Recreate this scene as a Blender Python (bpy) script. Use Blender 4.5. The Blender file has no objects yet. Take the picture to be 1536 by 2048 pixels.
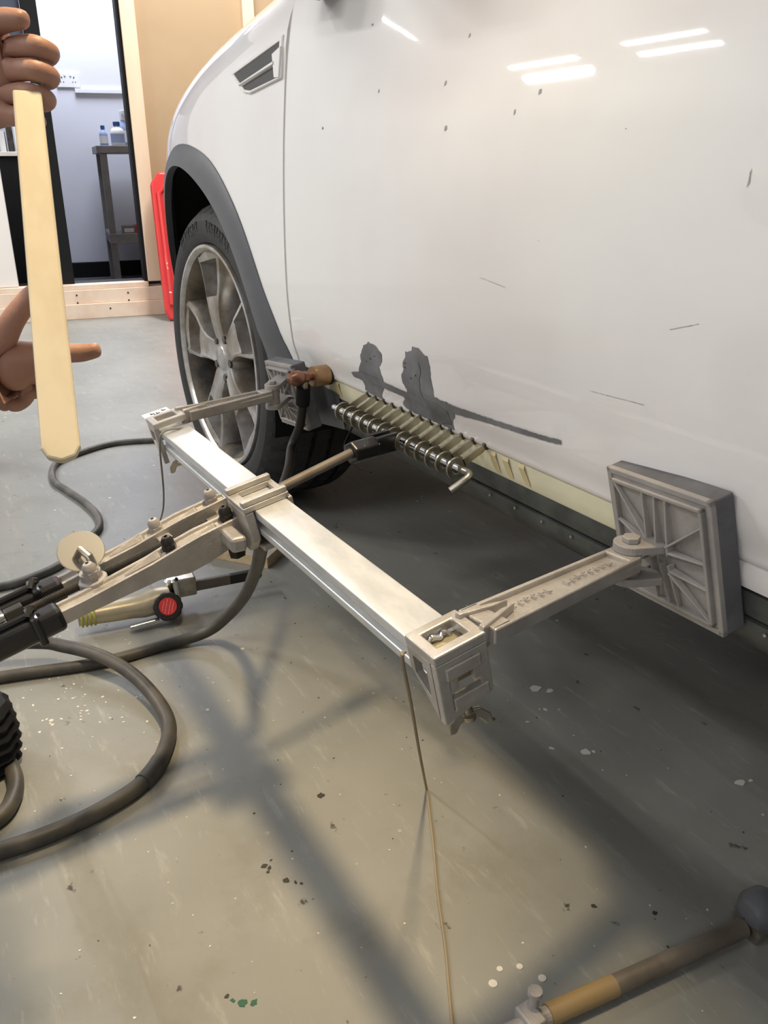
import bpy, bmesh, math, random
from mathutils import Vector, Matrix, noise
random.seed(7)
S = bpy.context.scene; COL = S.collection
PI = math.pi
def V(*a): return Vector(a[0] if len(a) == 1 else a)

# ------------------------------------------------------------------ camera
CAM = V(0, 0, .755)
cd = bpy.data.cameras.new('camera'); cam = bpy.data.objects.new('camera', cd); COL.objects.link(cam)
cd.sensor_fit = 'VERTICAL'; cd.sensor_height = 24; cd.sensor_width = 18
cd.lens = 1720 / 2048 * 24; cd.clip_start = .02; cd.clip_end = 60
RX, RY, RZ = (.50277844, .32199088, -.80220678), (.86438355, -.19523245, .46338469), (-.00741115, -.92639417, -.37648228)
cam.matrix_world = Matrix(((RX[0], -RX[1], -RX[2], CAM.x), (RY[0], -RY[1], -RY[2], CAM.y), (RZ[0], -RZ[1], -RZ[2], CAM.z), (0, 0, 0, 1)))
S.camera = cam
# ------------------------------------------------------------------ world, exposure
w = bpy.data.worlds.new('world'); S.world = w; w.use_nodes = True
w.node_tree.nodes['Background'].inputs[0].default_value = (.80, .90, 1, 1)
w.node_tree.nodes['Background'].inputs[1].default_value = .16
S.view_settings.view_transform = 'Standard'; S.view_settings.look = 'None'
S.view_settings.gamma = 1; S.view_settings.use_curve_mapping = False
S.view_settings.exposure = 0.10
# ------------------------------------------------------------------ lights
COOL = (1, .985, .955); WARM = (1, .77, .45)
def area(name, loc, sx, sy, power, col, rot=(0, 0, 0)):
    l = bpy.data.lights.new(name, 'AREA'); l.shape = 'RECTANGLE'; l.size = sx; l.size_y = sy
    l.energy = power; l.color = col
    o = bpy.data.objects.new(name, l); COL.objects.link(o); o.location = loc; o.rotation_euler = rot
    return o
TUBES = [(-1.1, -1.47, 2.70, 1.2, 13), (-4.12, -1.56, 2.70, .58, 42), (-3.18, -1.50, 2.70, .50, 34), (-1.4, -3.0, 2.70, 1.45, 46), (-3.6, 1.6, 2.70, 1.45, 80), (1.6, -2.4, 2.70, 1.45, 36)]  # the tube nearest the left wall is an added fill for the door side
for x, y, z, l, p in TUBES:
    for dy in (-.07, .07):
        area('tube_light', (x, y + dy, z - .075), l, .022, p / 2, COOL)
sl = bpy.data.lights.new('warm_spot', 'SPOT'); sl.energy = 240; sl.color = WARM; sl.spot_size = math.radians(34); sl.spot_blend = .9; sl.shadow_soft_size = .11
so = bpy.data.objects.new('warm_spot', sl); COL.objects.link(so); so.location = (-.72, .50, 2.55)
so.rotation_euler = (V(-.80, .06, 0) - V(-.72, .50, 2.55)).to_track_quat('-Z', 'Y').to_euler()
area('store_light', (-5.9, 1.4, 2.5), .8, .8, 56, (.80, .85, 1))

# ------------------------------------------------------------------ materials
MT = {}
def mat(name, col, rough=.5, metal=0, coat=0, bump=0, bscale=60, var=0, vscale=6, col2=None, spec=.5, trans=0, detail=4, aniso=None, wear=None):
    if name in MT: return MT[name]
    m = bpy.data.materials.new(name); m.use_nodes = True; nt = m.node_tree; N = nt.nodes; L = nt.links
    b = N['Principled BSDF']
    b.inputs['Base Color'].default_value = (*col, 1); b.inputs['Roughness'].default_value = rough
    b.inputs['Metallic'].default_value = metal; b.inputs['Coat Weight'].default_value = coat
    b.inputs['Coat Roughness'].default_value = .025
    b.inputs['Specular IOR Level'].default_value = spec; b.inputs['Transmission Weight'].default_value = trans
    tc = N.new('ShaderNodeTexCoord')
    if var or col2:
        n = N.new('ShaderNodeTexNoise'); n.inputs['Scale'].default_value = vscale; n.inputs['Detail'].default_value = detail
        n.inputs['Roughness'].default_value = .62
        src = tc.outputs['Object']
        if aniso:
            mp = N.new('ShaderNodeMapping'); mp.inputs['Scale'].default_value = aniso; L.new(src, mp.inputs[0]); src = mp.outputs[0]
        L.new(src, n.inputs['Vector'])
        r = N.new('ShaderNodeValToRGB'); L.new(n.outputs['Fac'], r.inputs[0])
        c2 = col2 or tuple(max(0, c * (1 - var)) for c in col); c1 = col if col2 else tuple(min(1, c * (1 + var * .5)) for c in col)
        r.color_ramp.elements[0].position = .38; r.color_ramp.elements[0].color = (*c2, 1)
        r.color_ramp.elements[1].position = .62; r.color_ramp.elements[1].color = (*c1, 1)
        L.new(r.outputs[0], b.inputs['Base Color'])
    if bump:
        n2 = N.new('ShaderNodeTexNoise'); n2.inputs['Scale'].default_value = bscale; n2.inputs['Detail'].default_value = 5
        L.new(tc.outputs['Object'], n2.inputs['Vector'])
        bp = N.new('ShaderNodeBump'); bp.inputs['Strength'].default_value = bump; bp.inputs['Distance'].default_value = .002
        L.new(n2.outputs['Fac'], bp.inputs['Height']); L.new(bp.outputs[0], b.inputs['Normal'])
    MT[name] = m; return m

def floor_material():
    m = bpy.data.materials.new('painted_concrete'); m.use_nodes = True; nt = m.node_tree; N = nt.nodes; L = nt.links
    b = N['Principled BSDF']; tc = N.new('ShaderNodeTexCoord')
    def nz(scale, det=5, rg=.6, vec=None):
        n = N.new('ShaderNodeTexNoise'); n.inputs['Scale'].default_value = scale; n.inputs['Detail'].default_value = det
        n.inputs['Roughness'].default_value = rg; L.new(vec or tc.outputs['Object'], n.inputs['Vector']); return n.outputs['Fac']
    def ramp(f, stops):
        r = N.new('ShaderNodeValToRGB'); L.new(f, r.inputs[0]); e = r.color_ramp.elements
        while len(e) < len(stops): e.new(.5)
        for i, (p, c) in enumerate(stops): e[i].position = p; e[i].color = (*c, 1) if len(c) == 3 else c
        return r.outputs[0]
    def mix(f, a, c, t='MIX'):
        x = N.new('ShaderNodeMix'); x.data_type = 'RGBA'; x.blend_type = t
        if isinstance(f, float): x.inputs[0].default_value = f
        else: L.new(f, x.inputs[0])
        for s, v in ((6, a), (7, c)):
            if isinstance(v, tuple): x.inputs[s].default_value = (*v, 1)
            else: L.new(v, x.inputs[s])
        return x.outputs[2]
    base = ramp(nz(1.3, 6, .6), [(.35, (.198, .202, .188)), (.65, (.285, .282, .256))])
    blot = ramp(nz(7, 7, .7), [(.52, (0, 0, 0)), (.68, (1, 1, 1))])
    c = mix(blot, base, mix(.5, base, (.20, .19, .15)))
    mp = N.new('ShaderNodeMapping'); mp.inputs['Scale'].default_value = (3, 16, 1); mp.inputs['Rotation'].default_value = (0, 0, .5)
    L.new(tc.outputs['Object'], mp.inputs[0])
    scr = ramp(nz(3.2, 8, .75, mp.outputs[0]), [(.56, (0, 0, 0)), (.68, (.55, .55, .55))])
    c = mix(scr, c, (.40, .40, .36))
    dark = ramp(nz(26, 4, .7), [(.66, (0, 0, 0)), (.72, (1, 1, 1))])
    c = mix(dark, c, (.06, .052, .042))
    vo = N.new('ShaderNodeTexVoronoi'); vo.inputs['Scale'].default_value = 22; L.new(tc.outputs['Object'], vo.inputs['Vector'])
    sp = ramp(vo.outputs['Distance'], [(.06, (1, 1, 1)), (.085, (0, 0, 0))])
    rare = ramp(nz(4.1, 1, .5), [(.56, (0, 0, 0)), (.60, (1, 1, 1))])
    mm = N.new('ShaderNodeMath'); mm.operation = 'MULTIPLY'; L.new(sp, mm.inputs[0]); L.new(rare, mm.inputs[1])
    c = mix(mm.outputs[0], c, (.62, .60, .54))
    L.new(c, b.inputs['Base Color'])
    r = N.new('ShaderNodeMapRange'); L.new(nz(5, 6, .6), r.inputs[0]); r.inputs[3].default_value = .30; r.inputs[4].default_value = .52
    L.new(r.outputs[0], b.inputs['Roughness'])
    bp = N.new('ShaderNodeBump'); bp.inputs['Strength'].default_value = .25; bp.inputs['Distance'].default_value = .002
    L.new(nz(30, 6, .6), bp.inputs['Height']); L.new(bp.outputs[0], b.inputs['Normal'])
    return m

M_floor = floor_material()
M_paint = mat('white_car_paint', (.86, .85, .835), .42, coat=.75, col2=(.795, .755, .75), vscale=2.2, detail=3, spec=.15)
M_black = mat('matt_black', (.008, .008, .009), .65, spec=.2)
M_trim = mat('grey_plastic_trim', (.085, .09, .10), .42, bump=.15, bscale=900, var=.1, vscale=8)
M_sill = mat('dusty_black_sill', (.030, .034, .032), .5, var=.0, col2=(.07, .075, .07), vscale=18)
M_tyre = mat('tyre_rubber', (.012, .012, .013), .62, col2=(.022, .021, .020), vscale=14, bump=.2, bscale=150)
M_alloy = mat('dusty_alloy', (.56, .56, .57), .30, metal=.75, col2=(.30, .26, .21), vscale=11, detail=6, bump=.08, bscale=80)
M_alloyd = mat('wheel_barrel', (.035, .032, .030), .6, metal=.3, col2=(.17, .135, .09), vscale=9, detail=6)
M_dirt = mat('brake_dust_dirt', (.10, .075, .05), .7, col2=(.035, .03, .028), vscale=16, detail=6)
M_alu = mat('brushed_aluminium_beam', (.74, .75, .75), .38, metal=.5, col2=(.60, .61, .62), vscale=12, aniso=(1, 3, 3), bump=.05, bscale=200)
M_cast = mat('cast_aluminium', (.52, .49, .455), .42, metal=.55, col2=(.43, .40, .37), vscale=30, bump=.25, bscale=350)
M_castd = mat('cast_aluminium_dusty', (.40, .375, .355), .6, metal=.25, col2=(.33, .31, .30), vscale=18, bump=.25, bscale=350)
M_padr = mat('grey_rubber_pad', (.165, .17, .185), .75, col2=(.11, .11, .12), vscale=14, bump=.2, bscale=200)
M_steel = mat('plated_steel', (.55, .52, .46), .32, metal=1, col2=(.36, .33, .27), vscale=40)
M_chrome = mat('polished_steel', (.75, .75, .75), .14, metal=1)
M_dsteel = mat('dark_steel', (.06, .058, .055), .38, metal=.7, col2=(.12, .10, .08), vscale=30)
M_bolt = mat('blackened_bolt', (.035, .033, .03), .45, metal=.6)
M_brass = mat('brass', (.50, .33, .17), .36, metal=.75, col2=(.36, .22, .12), vscale=25)
M_copper = mat('aged_copper', (.34, .17, .11), .35, metal=.85, col2=(.20, .10, .07), vscale=40)
M_hose = mat('dusty_rubber_hose', (.040, .038, .035), .5, col2=(.085, .075, .060), vscale=16, aniso=(1, 1, 1), bump=.1, bscale=120)
M_hoseg = mat('dusty_grey_hose', (.13, .125, .115), .55, col2=(.07, .066, .06), vscale=20)
M_filler = mat('grey_primer', (.205, .205, .215), .55, col2=(.15, .15, .155), vscale=22, bump=.15, bscale=120, spec=.3)
M_chip = mat('chipped_paint', (.42, .41, .41), .6, col2=(.22, .21, .21), vscale=400)
M_fdark = mat('bare_scratched_steel', (.10, .10, .105), .5, col2=(.17, .17, .18), vscale=30)
M_cream = mat('cream_primer', (.74, .70, .50), .45, col2=(.66, .62, .45), vscale=9, coat=.3)
M_yel = mat('yellow_stain', (.56, .46, .25), .5)
M_wood = mat('pine_timber', (.80, .64, .48), .55, col2=(.70, .52, .36), vscale=3, aniso=(1, 1, .12), detail=7)
M_woodh = mat('pine_timber_rail', (.80, .65, .52), .55, col2=(.70, .52, .40), vscale=5, detail=6)
M_mdf = mat('tan_board', (.46, .325, .195), .6, col2=(.41, .285, .165), vscale=1.5)
M_wall = mat('white_wall', (.74, .74, .76), .7, var=.03)
M_storewall = mat('pale_lilac_wall', (.70, .71, .76), .6, var=.03, vscale=1.5)
M_red = mat('red_plastic', (.62, .035, .035), .35, coat=.3)
M_bench = mat('grey_painted_steel', (.22, .21, .21), .5, var=.15, vscale=12)
M_carpet = mat('dark_carpet', (.045, .048, .055), .9, bump=.4, bscale=300)
M_bplast = mat('white_plastic', (.78, .79, .80), .4)
M_blue = mat('blue_plastic', (.03, .10, .36), .4)
M_pblue = mat('pale_blue_label', (.33, .42, .62), .5)
M_board = mat('pine_offcut', (.60, .47, .29), .6, col2=(.48, .34, .18), vscale=14, aniso=(1, 4, 4), detail=6)
M_boardtop = mat('dusty_timber', (.46, .43, .37), .7, col2=(.36, .33, .28), vscale=12)
M_skin = mat('skin', (.42, .225, .155), .5, col2=(.35, .17, .12), vscale=12, bump=.15, bscale=220)
M_stick = mat('pale_wooden_stick', (.66, .585, .44), .5, col2=(.58, .50, .36), vscale=10, aniso=(2, 2, .3))
M_green = mat('olive_green_grip', (.13, .125, .05), .45)
M_gold = mat('champagne_metal', (.56, .50, .36), .36, metal=.7, col2=(.44, .38, .26), vscale=15)
M_sleeve = mat('dark_blue_overall', (.035, .045, .075), .8, bump=.3, bscale=400)
M_cord = mat('dusty_cord', (.30, .24, .16), .8)
M_cordg = mat('grey_cord', (.22, .21, .18), .8)
M_glass = mat('car_glass', (.02, .025, .025), .05, coat=0, spec=.8)
M_tan = mat('tan_paint', (.30, .215, .11), .5, col2=(.30, .20, .08), vscale=18)
M_dusty = mat('dusty_steel_tube', (.20, .175, .145), .5, metal=.3, col2=(.15, .125, .10), vscale=20, bump=.2, bscale=150)
M_white = mat('off_white_paint', (.80, .76, .72), .5)
M_drop = mat('dried_white_paint', (.62, .60, .55), .6)
M_dropd = mat('dried_dark_paint', (.035, .032, .028), .6)
M_dropg = mat('dried_green_paint', (.02, .10, .055), .6)
M_disc = mat('clear_plastic_disc', (.50, .48, .45), .35, trans=.6)
M_lamp = mat('lamp_housing', (.8, .8, .8), .5)
M_hair = mat('dark_hair', (.02, .015, .012), .7)

# ------------------------------------------------------------------ mesh tools
XF = None
class MB:
    def __init__(s): s.v = []; s.f = []; s.m = []
    def add(s, vs, fs, mi=0):
        o = len(s.v); s.v += [V(*p) for p in vs]; s.f += [tuple(i + o for i in f) for f in fs]; s.m += [mi] * len(fs); return s
    def box(s, c, d, M=None, mi=0):
        hx, hy, hz = d[0] / 2, d[1] / 2, d[2] / 2
        vs = [V(x, y, z) for x in (-hx, hx) for y in (-hy, hy) for z in (-hz, hz)]
        c = V(*c)
        vs = [(M @ (p + c)) if M is not None else p + c for p in vs]
        return s.add(vs, [(0, 1, 3, 2), (4, 6, 7, 5), (0, 4, 5, 1), (2, 3, 7, 6), (0, 2, 6, 4), (1, 5, 7, 3)], mi)
    def prism(s, pts, h0, h1, M=None, mi=0):   # polygon in local xy extruded z h0..h1
        n = len(pts)
        vs = [V(p[0], p[1], h0) for p in pts] + [V(p[0], p[1], h1) for p in pts]
        if M is not None: vs = [M @ p for p in vs]
        return s.add(vs, [tuple(range(n))[::-1], tuple(range(n, 2 * n))] + [(i, (i + 1) % n, n + (i + 1) % n, n + i) for i in range(n)], mi)
    def ring(s, outer, inner, h0, h1, M=None, mi=0):
        n = len(outer); vs = [V(p[0], p[1], h) for h in (h0, h1) for q in (outer, inner) for p in q]
        if M is not None: vs = [M @ p for p in vs]
        fs = []
        for i in range(n):
            j = (i + 1) % n
            fs += [(i, j, n + j, n + i), (2 * n + i, 2 * n + j, 3 * n + j, 3 * n + i), (i, j, 2 * n + j, 2 * n + i), (n + i, n + j, 3 * n + j, 3 * n + i)]
        return s.add(vs, fs, mi)
    def tube(s, pts, r, seg=12, caps=True, mi=0, closed=False):
        pts = [V(*p) for p in pts]; n = len(pts)
        rr = r if isinstance(r, (list, tuple)) else [r] * n
        up = None; rings = []
        for i, p in enumerate(pts):
            if closed: t = pts[(i + 1) % n] - pts[i - 1]
            else: t = pts[min(i + 1, n - 1)] - pts[max(i - 1, 0)]
            t.normalize()
            if up is None:
                up = t.orthogonal().normalized()
            up = (up - t * up.dot(t)).normalized(); sd = t.cross(up)
            rings.append([p + (up * math.cos(a) + sd * math.sin(a)) * rr[i] for a in (2 * PI * k / seg for k in range(seg))])
        vs = [q for R in rings for q in R]; fs = []
        for i in range(n if closed else n - 1):
            j = (i + 1) % n
            for k in range(seg): fs.append((i * seg + k, i * seg + (k + 1) % seg, j * seg + (k + 1) % seg, j * seg + k))
        if caps and not closed: fs += [tuple(range(seg))[::-1], tuple(range((n - 1) * seg, n * seg))]
        return s.add(vs, fs, mi)
    def lathe(s, prof, M, seg=32, mi=0, closed=False, caps=False, f=None):   # prof (r, h) about local z
        n = len(prof); vs = []
        for i, (r, h) in enumerate(prof):
            for k in range(seg):
                a = 2 * PI * k / seg; rr = r + (f(i, k) if f else 0)
                vs.append(M @ V(rr * math.cos(a), rr * math.sin(a), h))
        fs = []
        for i in range(n if closed else n - 1):
            j = (i + 1) % n
            for k in range(seg): fs.append((i * seg + k, i * seg + (k + 1) % seg, j * seg + (k + 1) % seg, j * seg + k))
        if caps: fs += [tuple(range(seg))[::-1], tuple(range((n - 1) * seg, n * seg))]
        return s.add(vs, fs, mi)
    def grid(s, P, mi=0):   # P[i][j]
        n, m = len(P), len(P[0])
        return s.add([q for r in P for q in r], [(i * m + j, i * m + j + 1, (i + 1) * m + j + 1, (i + 1) * m + j) for i in range(n - 1) for j in range(m - 1)], mi)
    def build(s, name, mats, parent=None, smooth=False, bevel=0, seg=2, flip=False, origin=None, norm=True, kind=None, angle=35, subsurf=0):
        if XF is not None: s.v = [XF @ p for p in s.v]
        me = bpy.data.meshes.new(name)
        base = WORLD.get(parent.name, V(0, 0, 0)) if parent else V(0, 0, 0)
        org = V(*origin) if origin is not None else (None)
        if org is None:
            if parent: org = base
            else:
                lo = [min(p[i] for p in s.v) for i in range(3)]; hi = [max(p[i] for p in s.v) for i in range(3)]
                org = V((lo[0] + hi[0]) / 2, (lo[1] + hi[1]) / 2, lo[2])
        me.from_pydata([tuple(p - org) for p in s.v], [], s.f)
        for m in (mats if isinstance(mats, (list, tuple)) else [mats]): me.materials.append(m)
        for p, i in zip(me.polygons, s.m): p.material_index = i
        if norm:
            b = bmesh.new(); b.from_mesh(me); bmesh.ops.recalc_face_normals(b, faces=b.faces); b.to_mesh(me); b.free()
        if smooth:
            me.shade_smooth()
            try: me.set_sharp_from_angle(angle=math.radians(angle))
            except Exception: pass
        o = bpy.data.objects.new(name, me); COL.objects.link(o)
        if parent: o.parent = parent
        o.location = org - base; WORLD[o.name] = org
        if bevel:
            md = o.modifiers.new('bevel', 'BEVEL'); md.width = bevel; md.segments = seg; md.limit_method = 'ANGLE'; md.angle_limit = .6
            md.harden_normals = False
        if subsurf:
            md = o.modifiers.new('sub', 'SUBSURF'); md.levels = subsurf; md.render_levels = subsurf
        if kind: o['kind'] = kind
        return o
WORLD = {}
def tag(o, label, cat, group=None):
    o['label'] = label; o['category'] = cat
    if group: o['group'] = group
    return o
def thing(name, label, cat, loc, group=None):
    o = bpy.data.objects.new(name, None); COL.objects.link(o); o.location = loc; o.empty_display_size = .05
    WORLD[o.name] = V(*loc); return tag(o, label, cat, group)
def frame(o, x, y=None, z=None):
    """matrix with origin o and local axes x,y,z (two given)"""
    if x is not None: x = V(*x).normalized()
    if y is not None: y = V(*y).normalized()
    if z is not None: z = V(*z).normalized()
    if z is None: z = x.cross(y).normalized(); y = z.cross(x)
    elif y is None: y = z.cross(x).normalized(); x = y.cross(z)
    elif x is None: x = y.cross(z).normalized(); y = z.cross(x)
    o = V(*o)
    return Matrix(((x[0], y[0], z[0], o[0]), (x[1], y[1], z[1], o[1]), (x[2], y[2], z[2], o[2]), (0, 0, 0, 1)))
def axis(o, z):
    z = V(*z).normalized(); x = z.orthogonal().normalized(); return frame(o, x, None, z)
def ngon(r, n=6, rot=0): return [(r * math.cos(rot + 2 * PI * k / n), r * math.sin(rot + 2 * PI * k / n)) for k in range(n)]
def spline(pts, sub=8):
    P = [V(*p) for p in pts]; out = []
    for i in range(len(P) - 1):
        a, b, c, d = P[max(i - 1, 0)], P[i], P[i + 1], P[min(i + 2, len(P) - 1)]
        for k in range(sub):
            t = k / sub
            out.append(.5 * ((2 * b) + (c - a) * t + (2 * a - 5 * b + 4 * c - d) * t * t + (3 * b - a - 3 * c + d) * t ** 3))
    return out + [P[-1]]
def lerp(a, b, t): return a + (b - a) * t
def interp(x, T):
    if x <= T[0][0]: return T[0][1]
    for (a, u), (b, v) in zip(T, T[1:]):
        if x <= b: return lerp(u, v, (x - a) / (b - a))
    return T[-1][1]
def sinterp(x, T):
    """smooth interpolation"""
    n = len(T)
    if x <= T[0][0]: return T[0][1]
    if x >= T[-1][0]: return T[-1][1]
    for i in range(n - 1):
        if x <= T[i + 1][0]:
            x0, y0 = T[i]; x1, y1 = T[i + 1]
            m0 = (T[i + 1][1] - T[i - 1][1]) / (T[i + 1][0] - T[i - 1][0]) if i else (y1 - y0) / (x1 - x0)
            m1 = (T[i + 2][1] - y0) / (T[i + 2][0] - x0) if i + 2 < n else (y1 - y0) / (x1 - x0)
            h = x1 - x0; t = (x - x0) / h
            return (2 * t ** 3 - 3 * t ** 2 + 1) * y0 + (t ** 3 - 2 * t ** 2 + t) * h * m0 + (-2 * t ** 3 + 3 * t ** 2) * y1 + (t ** 3 - t ** 2) * h * m1

# ------------------------------------------------------------------ large structure
WP = V(-4.85, .888, 0); WU = V(.18, .984, 0).normalized(); WN = V(-.984, .18, 0).normalized()   # partition wall: along, away
WM = frame(WP, WU, None, (0, 0, 1))       # local x along wall, y = z x x  (towards camera or away)
if (WM.to_3x3() @ V(0, 1, 0)).dot(WN) < 0: ysgn = -1
else: ysgn = 1
def wb(mb, u0, u1, d0, d1, z0, z1, mi=0):  # box in wall coordinates, d = depth away from camera
    return mb.box(((u0 + u1) / 2, ysgn * (d0 + d1) / 2, (z0 + z1) / 2), (u1 - u0, abs(d1 - d0), z1 - z0), WM, mi)
def struct(o): o['kind'] = 'structure'; return o
H = 2.85
m = MB(); m.add([(-9, -5, 0), (5, -5, 0), (5, 6, 0), (-9, 6, 0), (-9, -5, -.1), (5, -5, -.1), (5, 6, -.1), (-9, 6, -.1)], [(0, 1, 2, 3), (7, 6, 5, 4), (0, 4, 5, 1), (1, 5, 6, 2), (2, 6, 7, 3), (3, 7, 4, 0)])
floor_o = struct(m.build('floor', M_floor, origin=(0, 0, 0)))
m = MB(); m.box((-2, .5, H + .05), (14, 11, .1)); struct(m.build('ceiling', M_wall))
m = MB(); m.box((4.1, .5, H / 2), (.1, 11, H)); struct(m.build('wall_rear', M_wall))
m = MB(); m.box((-2, -4.1, H / 2), (14, .1, H)); struct(m.build('wall_left', M_wall))
m = MB(); m.box((-2, 4.6, H / 2), (14, .1, H)); struct(m.build('wall_right', M_wall))
# partition wall with wide door opening
m = MB(); wb(m, .485, 4.6, .0, .05, 0, H); struct(m.build('wall_front', M_mdf))
m = MB(); wb(m, -.9, .485, .0, .05, 2.1, H); wb(m, -5, -.9, 0, .05, 0, H); struct(m.build('wall_front_left', M_wall))
# timber trims
for u0, u1, d0, d1, z0, z1, mt in ((.413, .485, -.05, .06, .175, H, M_wood), (1.01, 1.07, -.05, 0, .15, H, M_wood),
                               (-.62, 1.3, -.075, .05, 0, .078, M_woodh), (-.62, 1.3, -.06, .05, .078, .148, M_woodh), (-.62, .413, -.05, .05, .148, .174, M_woodh),
                               (.485, 1.3, -.045, 0, .148, .156, M_woodh), (1.32, 4.5, -.06, .0, 0, .148, M_woodh)):
    m = MB(); wb(m, u0, u1, d0, d1, z0, z1); o = struct(m.build('trim_%d' % (1 + sum(1 for q in bpy.data.objects if q.name.startswith('trim_'))), mt, bevel=.003))
    if z1 == .078 or z1 == .148:
        s_ = MB()
        for u in ((.04, .30) if z1 == .148 else (.20,)):
            s_.lathe([(.0001, 0), (.0045, 0), (.0045, .002)], WM @ Matrix.Translation((u, -ysgn * (.0605 if z1 == .148 else .0755), (z0 + z1) / 2 + .01)) @ Matrix.Rotation(PI / 2 * ysgn, 4, 'X'), 10, caps=True)
        s_.build('screw_head', M_bolt, o)
# door frame strips (black gaskets)
m = MB(); wb(m, .395, .413, -.03, .10, .175, 2.2); struct(m.build('trim_door_seal', M_black))
m = MB(); wb(m, -.62, .41, .02, .12, .150, .176); struct(m.build('trim_sill_seal', M_bolt))
m = MB(); wb(m, -.035, .04, .0, .05, .17, 2.2); struct(m.build('trim_door_post', M_black, bevel=.003))
m = MB(); wb(m, -1.2, -.036, .02, .05, 1.22, 2.1); struct(m.build('window_1', mat('dark_blue_glass', (.07, .08, .11), .15), bevel=.003))
# store room behind
m = MB(); wb(m, -2.5, 2.5, 1.75, 1.8, .10, H); struct(m.build('wall_store', M_storewall))
m = MB(); wb(m, -2.5, 2.5, 1.72, 1.76, 0.0, .115); struct(m.build('baseboard_store', M_black, bevel=.004))
m = MB(); wb(m, -2.5, 2.5, .12, 1.75, .0, .012); struct(m.build('floor_store', M_carpet))
m = MB(); wb(m, -.95, -.235, -.03, .018, .175, .80); struct(m.build('wall_low_panel', M_white, bevel=.004))

# ------------------------------------------------------------------ store room things
t = thing('socket', 'white double wall socket on the pale wall above the bench', 'socket', tuple(WM @ V(.19, ysgn * 1.745, 1.24)))
m = MB(); wb(m, .113, .262, 1.738, 1.75, 1.23, 1.318); m.build('face_plate', M_bplast, t, bevel=.004)
m = MB()
for u in (.15, .225):
    m = MB(); wb(m, u - .003, u + .003, 1.7365, 1.74, 1.285, 1.295); m.build('pin_hole', M_bolt, t)
    for e_ in (-.009, .009):
        m = MB(); wb(m, u + e_ - .003, u + e_ + .003, 1.7365, 1.74, 1.262, 1.266); m.build('pin_hole', M_bolt, t)
for u in (.17, .205):
    m = MB(); wb(m, u - .006, u + .006, 1.733, 1.739, 1.298, 1.312); m.build('switch', M_bplast, t, bevel=.001)
m = MB(); wb(m, .222, 2.0, 1.728, 1.75, 1.198, 1.224); tag(m.build('cable_trunking', M_bplast, bevel=.003), 'white plastic cable trunking running along the pale store wall', 'trunking')

def bench():
    t = thing('workbench', 'grey steel workbench with a lower shelf seen through the doorway', 'bench', tuple(WM @ V(.75, ysgn * 1.35, .012)))
    u0, u1, d0, d1 = .30, 1.35, 1.05, 1.65
    m = MB(); wb(m, u0 - .02, u1, d0, d1, .82, .865); m.build('bench_top', M_bench, t, bevel=.004)
    for u in (u0, u1 - .06):
        for d in (d0 + .02, d1 - .06):
            m = MB(); wb(m, u, u + .04, d, d + .04, .012, .82); m.build('leg', M_bench, t, bevel=.002)
    m = MB(); wb(m, u0, u1, d0 + .02, d1 - .02, .30, .325); m.build('shelf', M_bench, t, bevel=.003)
    m = MB(); wb(m, u0, u1, d0 + .015, d0 + .03, .285, .345); m.build('rail', M_bench, t, bevel=.002)
    m = MB(); wb(m, u0, u0 + .03, d0 + .03, d1 - .03, .285, .345); m.build('rail', M_bench, t, bevel=.002)
bench()
def bottle(u, d, z, h, r, mb, mc, label, trig=False):
    p = WM @ V(u, ysgn * d, z)
    t = thing('bottle', label, 'bottle', tuple(p), 'bottles on the store room bench')
    M = Matrix.Translation(p)
    m = MB(); m.lathe([(r * .9, 0), (r, .006), (r, h * .55), (r * .86, h * .68), (r * .4, h * .8), (r * .4, h * .84)], M, 20, caps=True); m.build('bottle_body', mb, t, smooth=True)
    m = MB(); m.lathe([(r * 1.015, h * .12), (r * 1.015, h * .5)], M, 20); m.build('paper_label', M_pblue if mb is M_bplast else M_bplast, t, smooth=True)
    m = MB(); m.lathe([(r * .5, h * .83), (r * .5, h), (r * .44, h * 1.01)], M, 16, caps=True); m.build('cap', mc, t, smooth=True)
    if trig:
        m = MB(); m.box((0, 0, h + .015), (.07, .02, .022), M); m.box((-.03, 0, h - .01), (.01, .016, .045), M); m.build('trigger', M_bplast, t, bevel=.003)
bottle(.42, 1.12, .865, .135, .042, M_bplast, M_blue, 'white bottle with blue cap, in front on the store bench')
bottle(.338, 1.16, .865, .115, .026, M_pblue, M_blue, 'small pale blue bottle leftmost on the store bench')
bottle(.47, 1.24, .865, .18, .032, M_pblue, M_bplast, 'tall bottle with white trigger head behind the blue-capped one', True)
t = thing('carton', 'small dark printed box with red end on the bench lower shelf', 'box', tuple(WM @ V(.44, ysgn * 1.25, .325)))
m = MB(); wb(m, .39, .47, 1.18, 1.3, .325, .385); m.build('box_body', M_bench, t, bevel=.002)
m = MB(); wb(m, .47, .50, 1.18, 1.3, .325, .39); m.build('box_end', M_red, t, bevel=.002)
m = MB(); wb(m, .40, .46, 1.178, 1.18, .345, .37); m.build('box_print', M_bplast, t)
m = MB(); wb(m, .50, .53, 1.08, 1.10, .325, .62); tag(m.build('plastic_strip', M_bplast, bevel=.002), 'pale upright strip standing on the lower bench shelf', 'strip')
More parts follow.
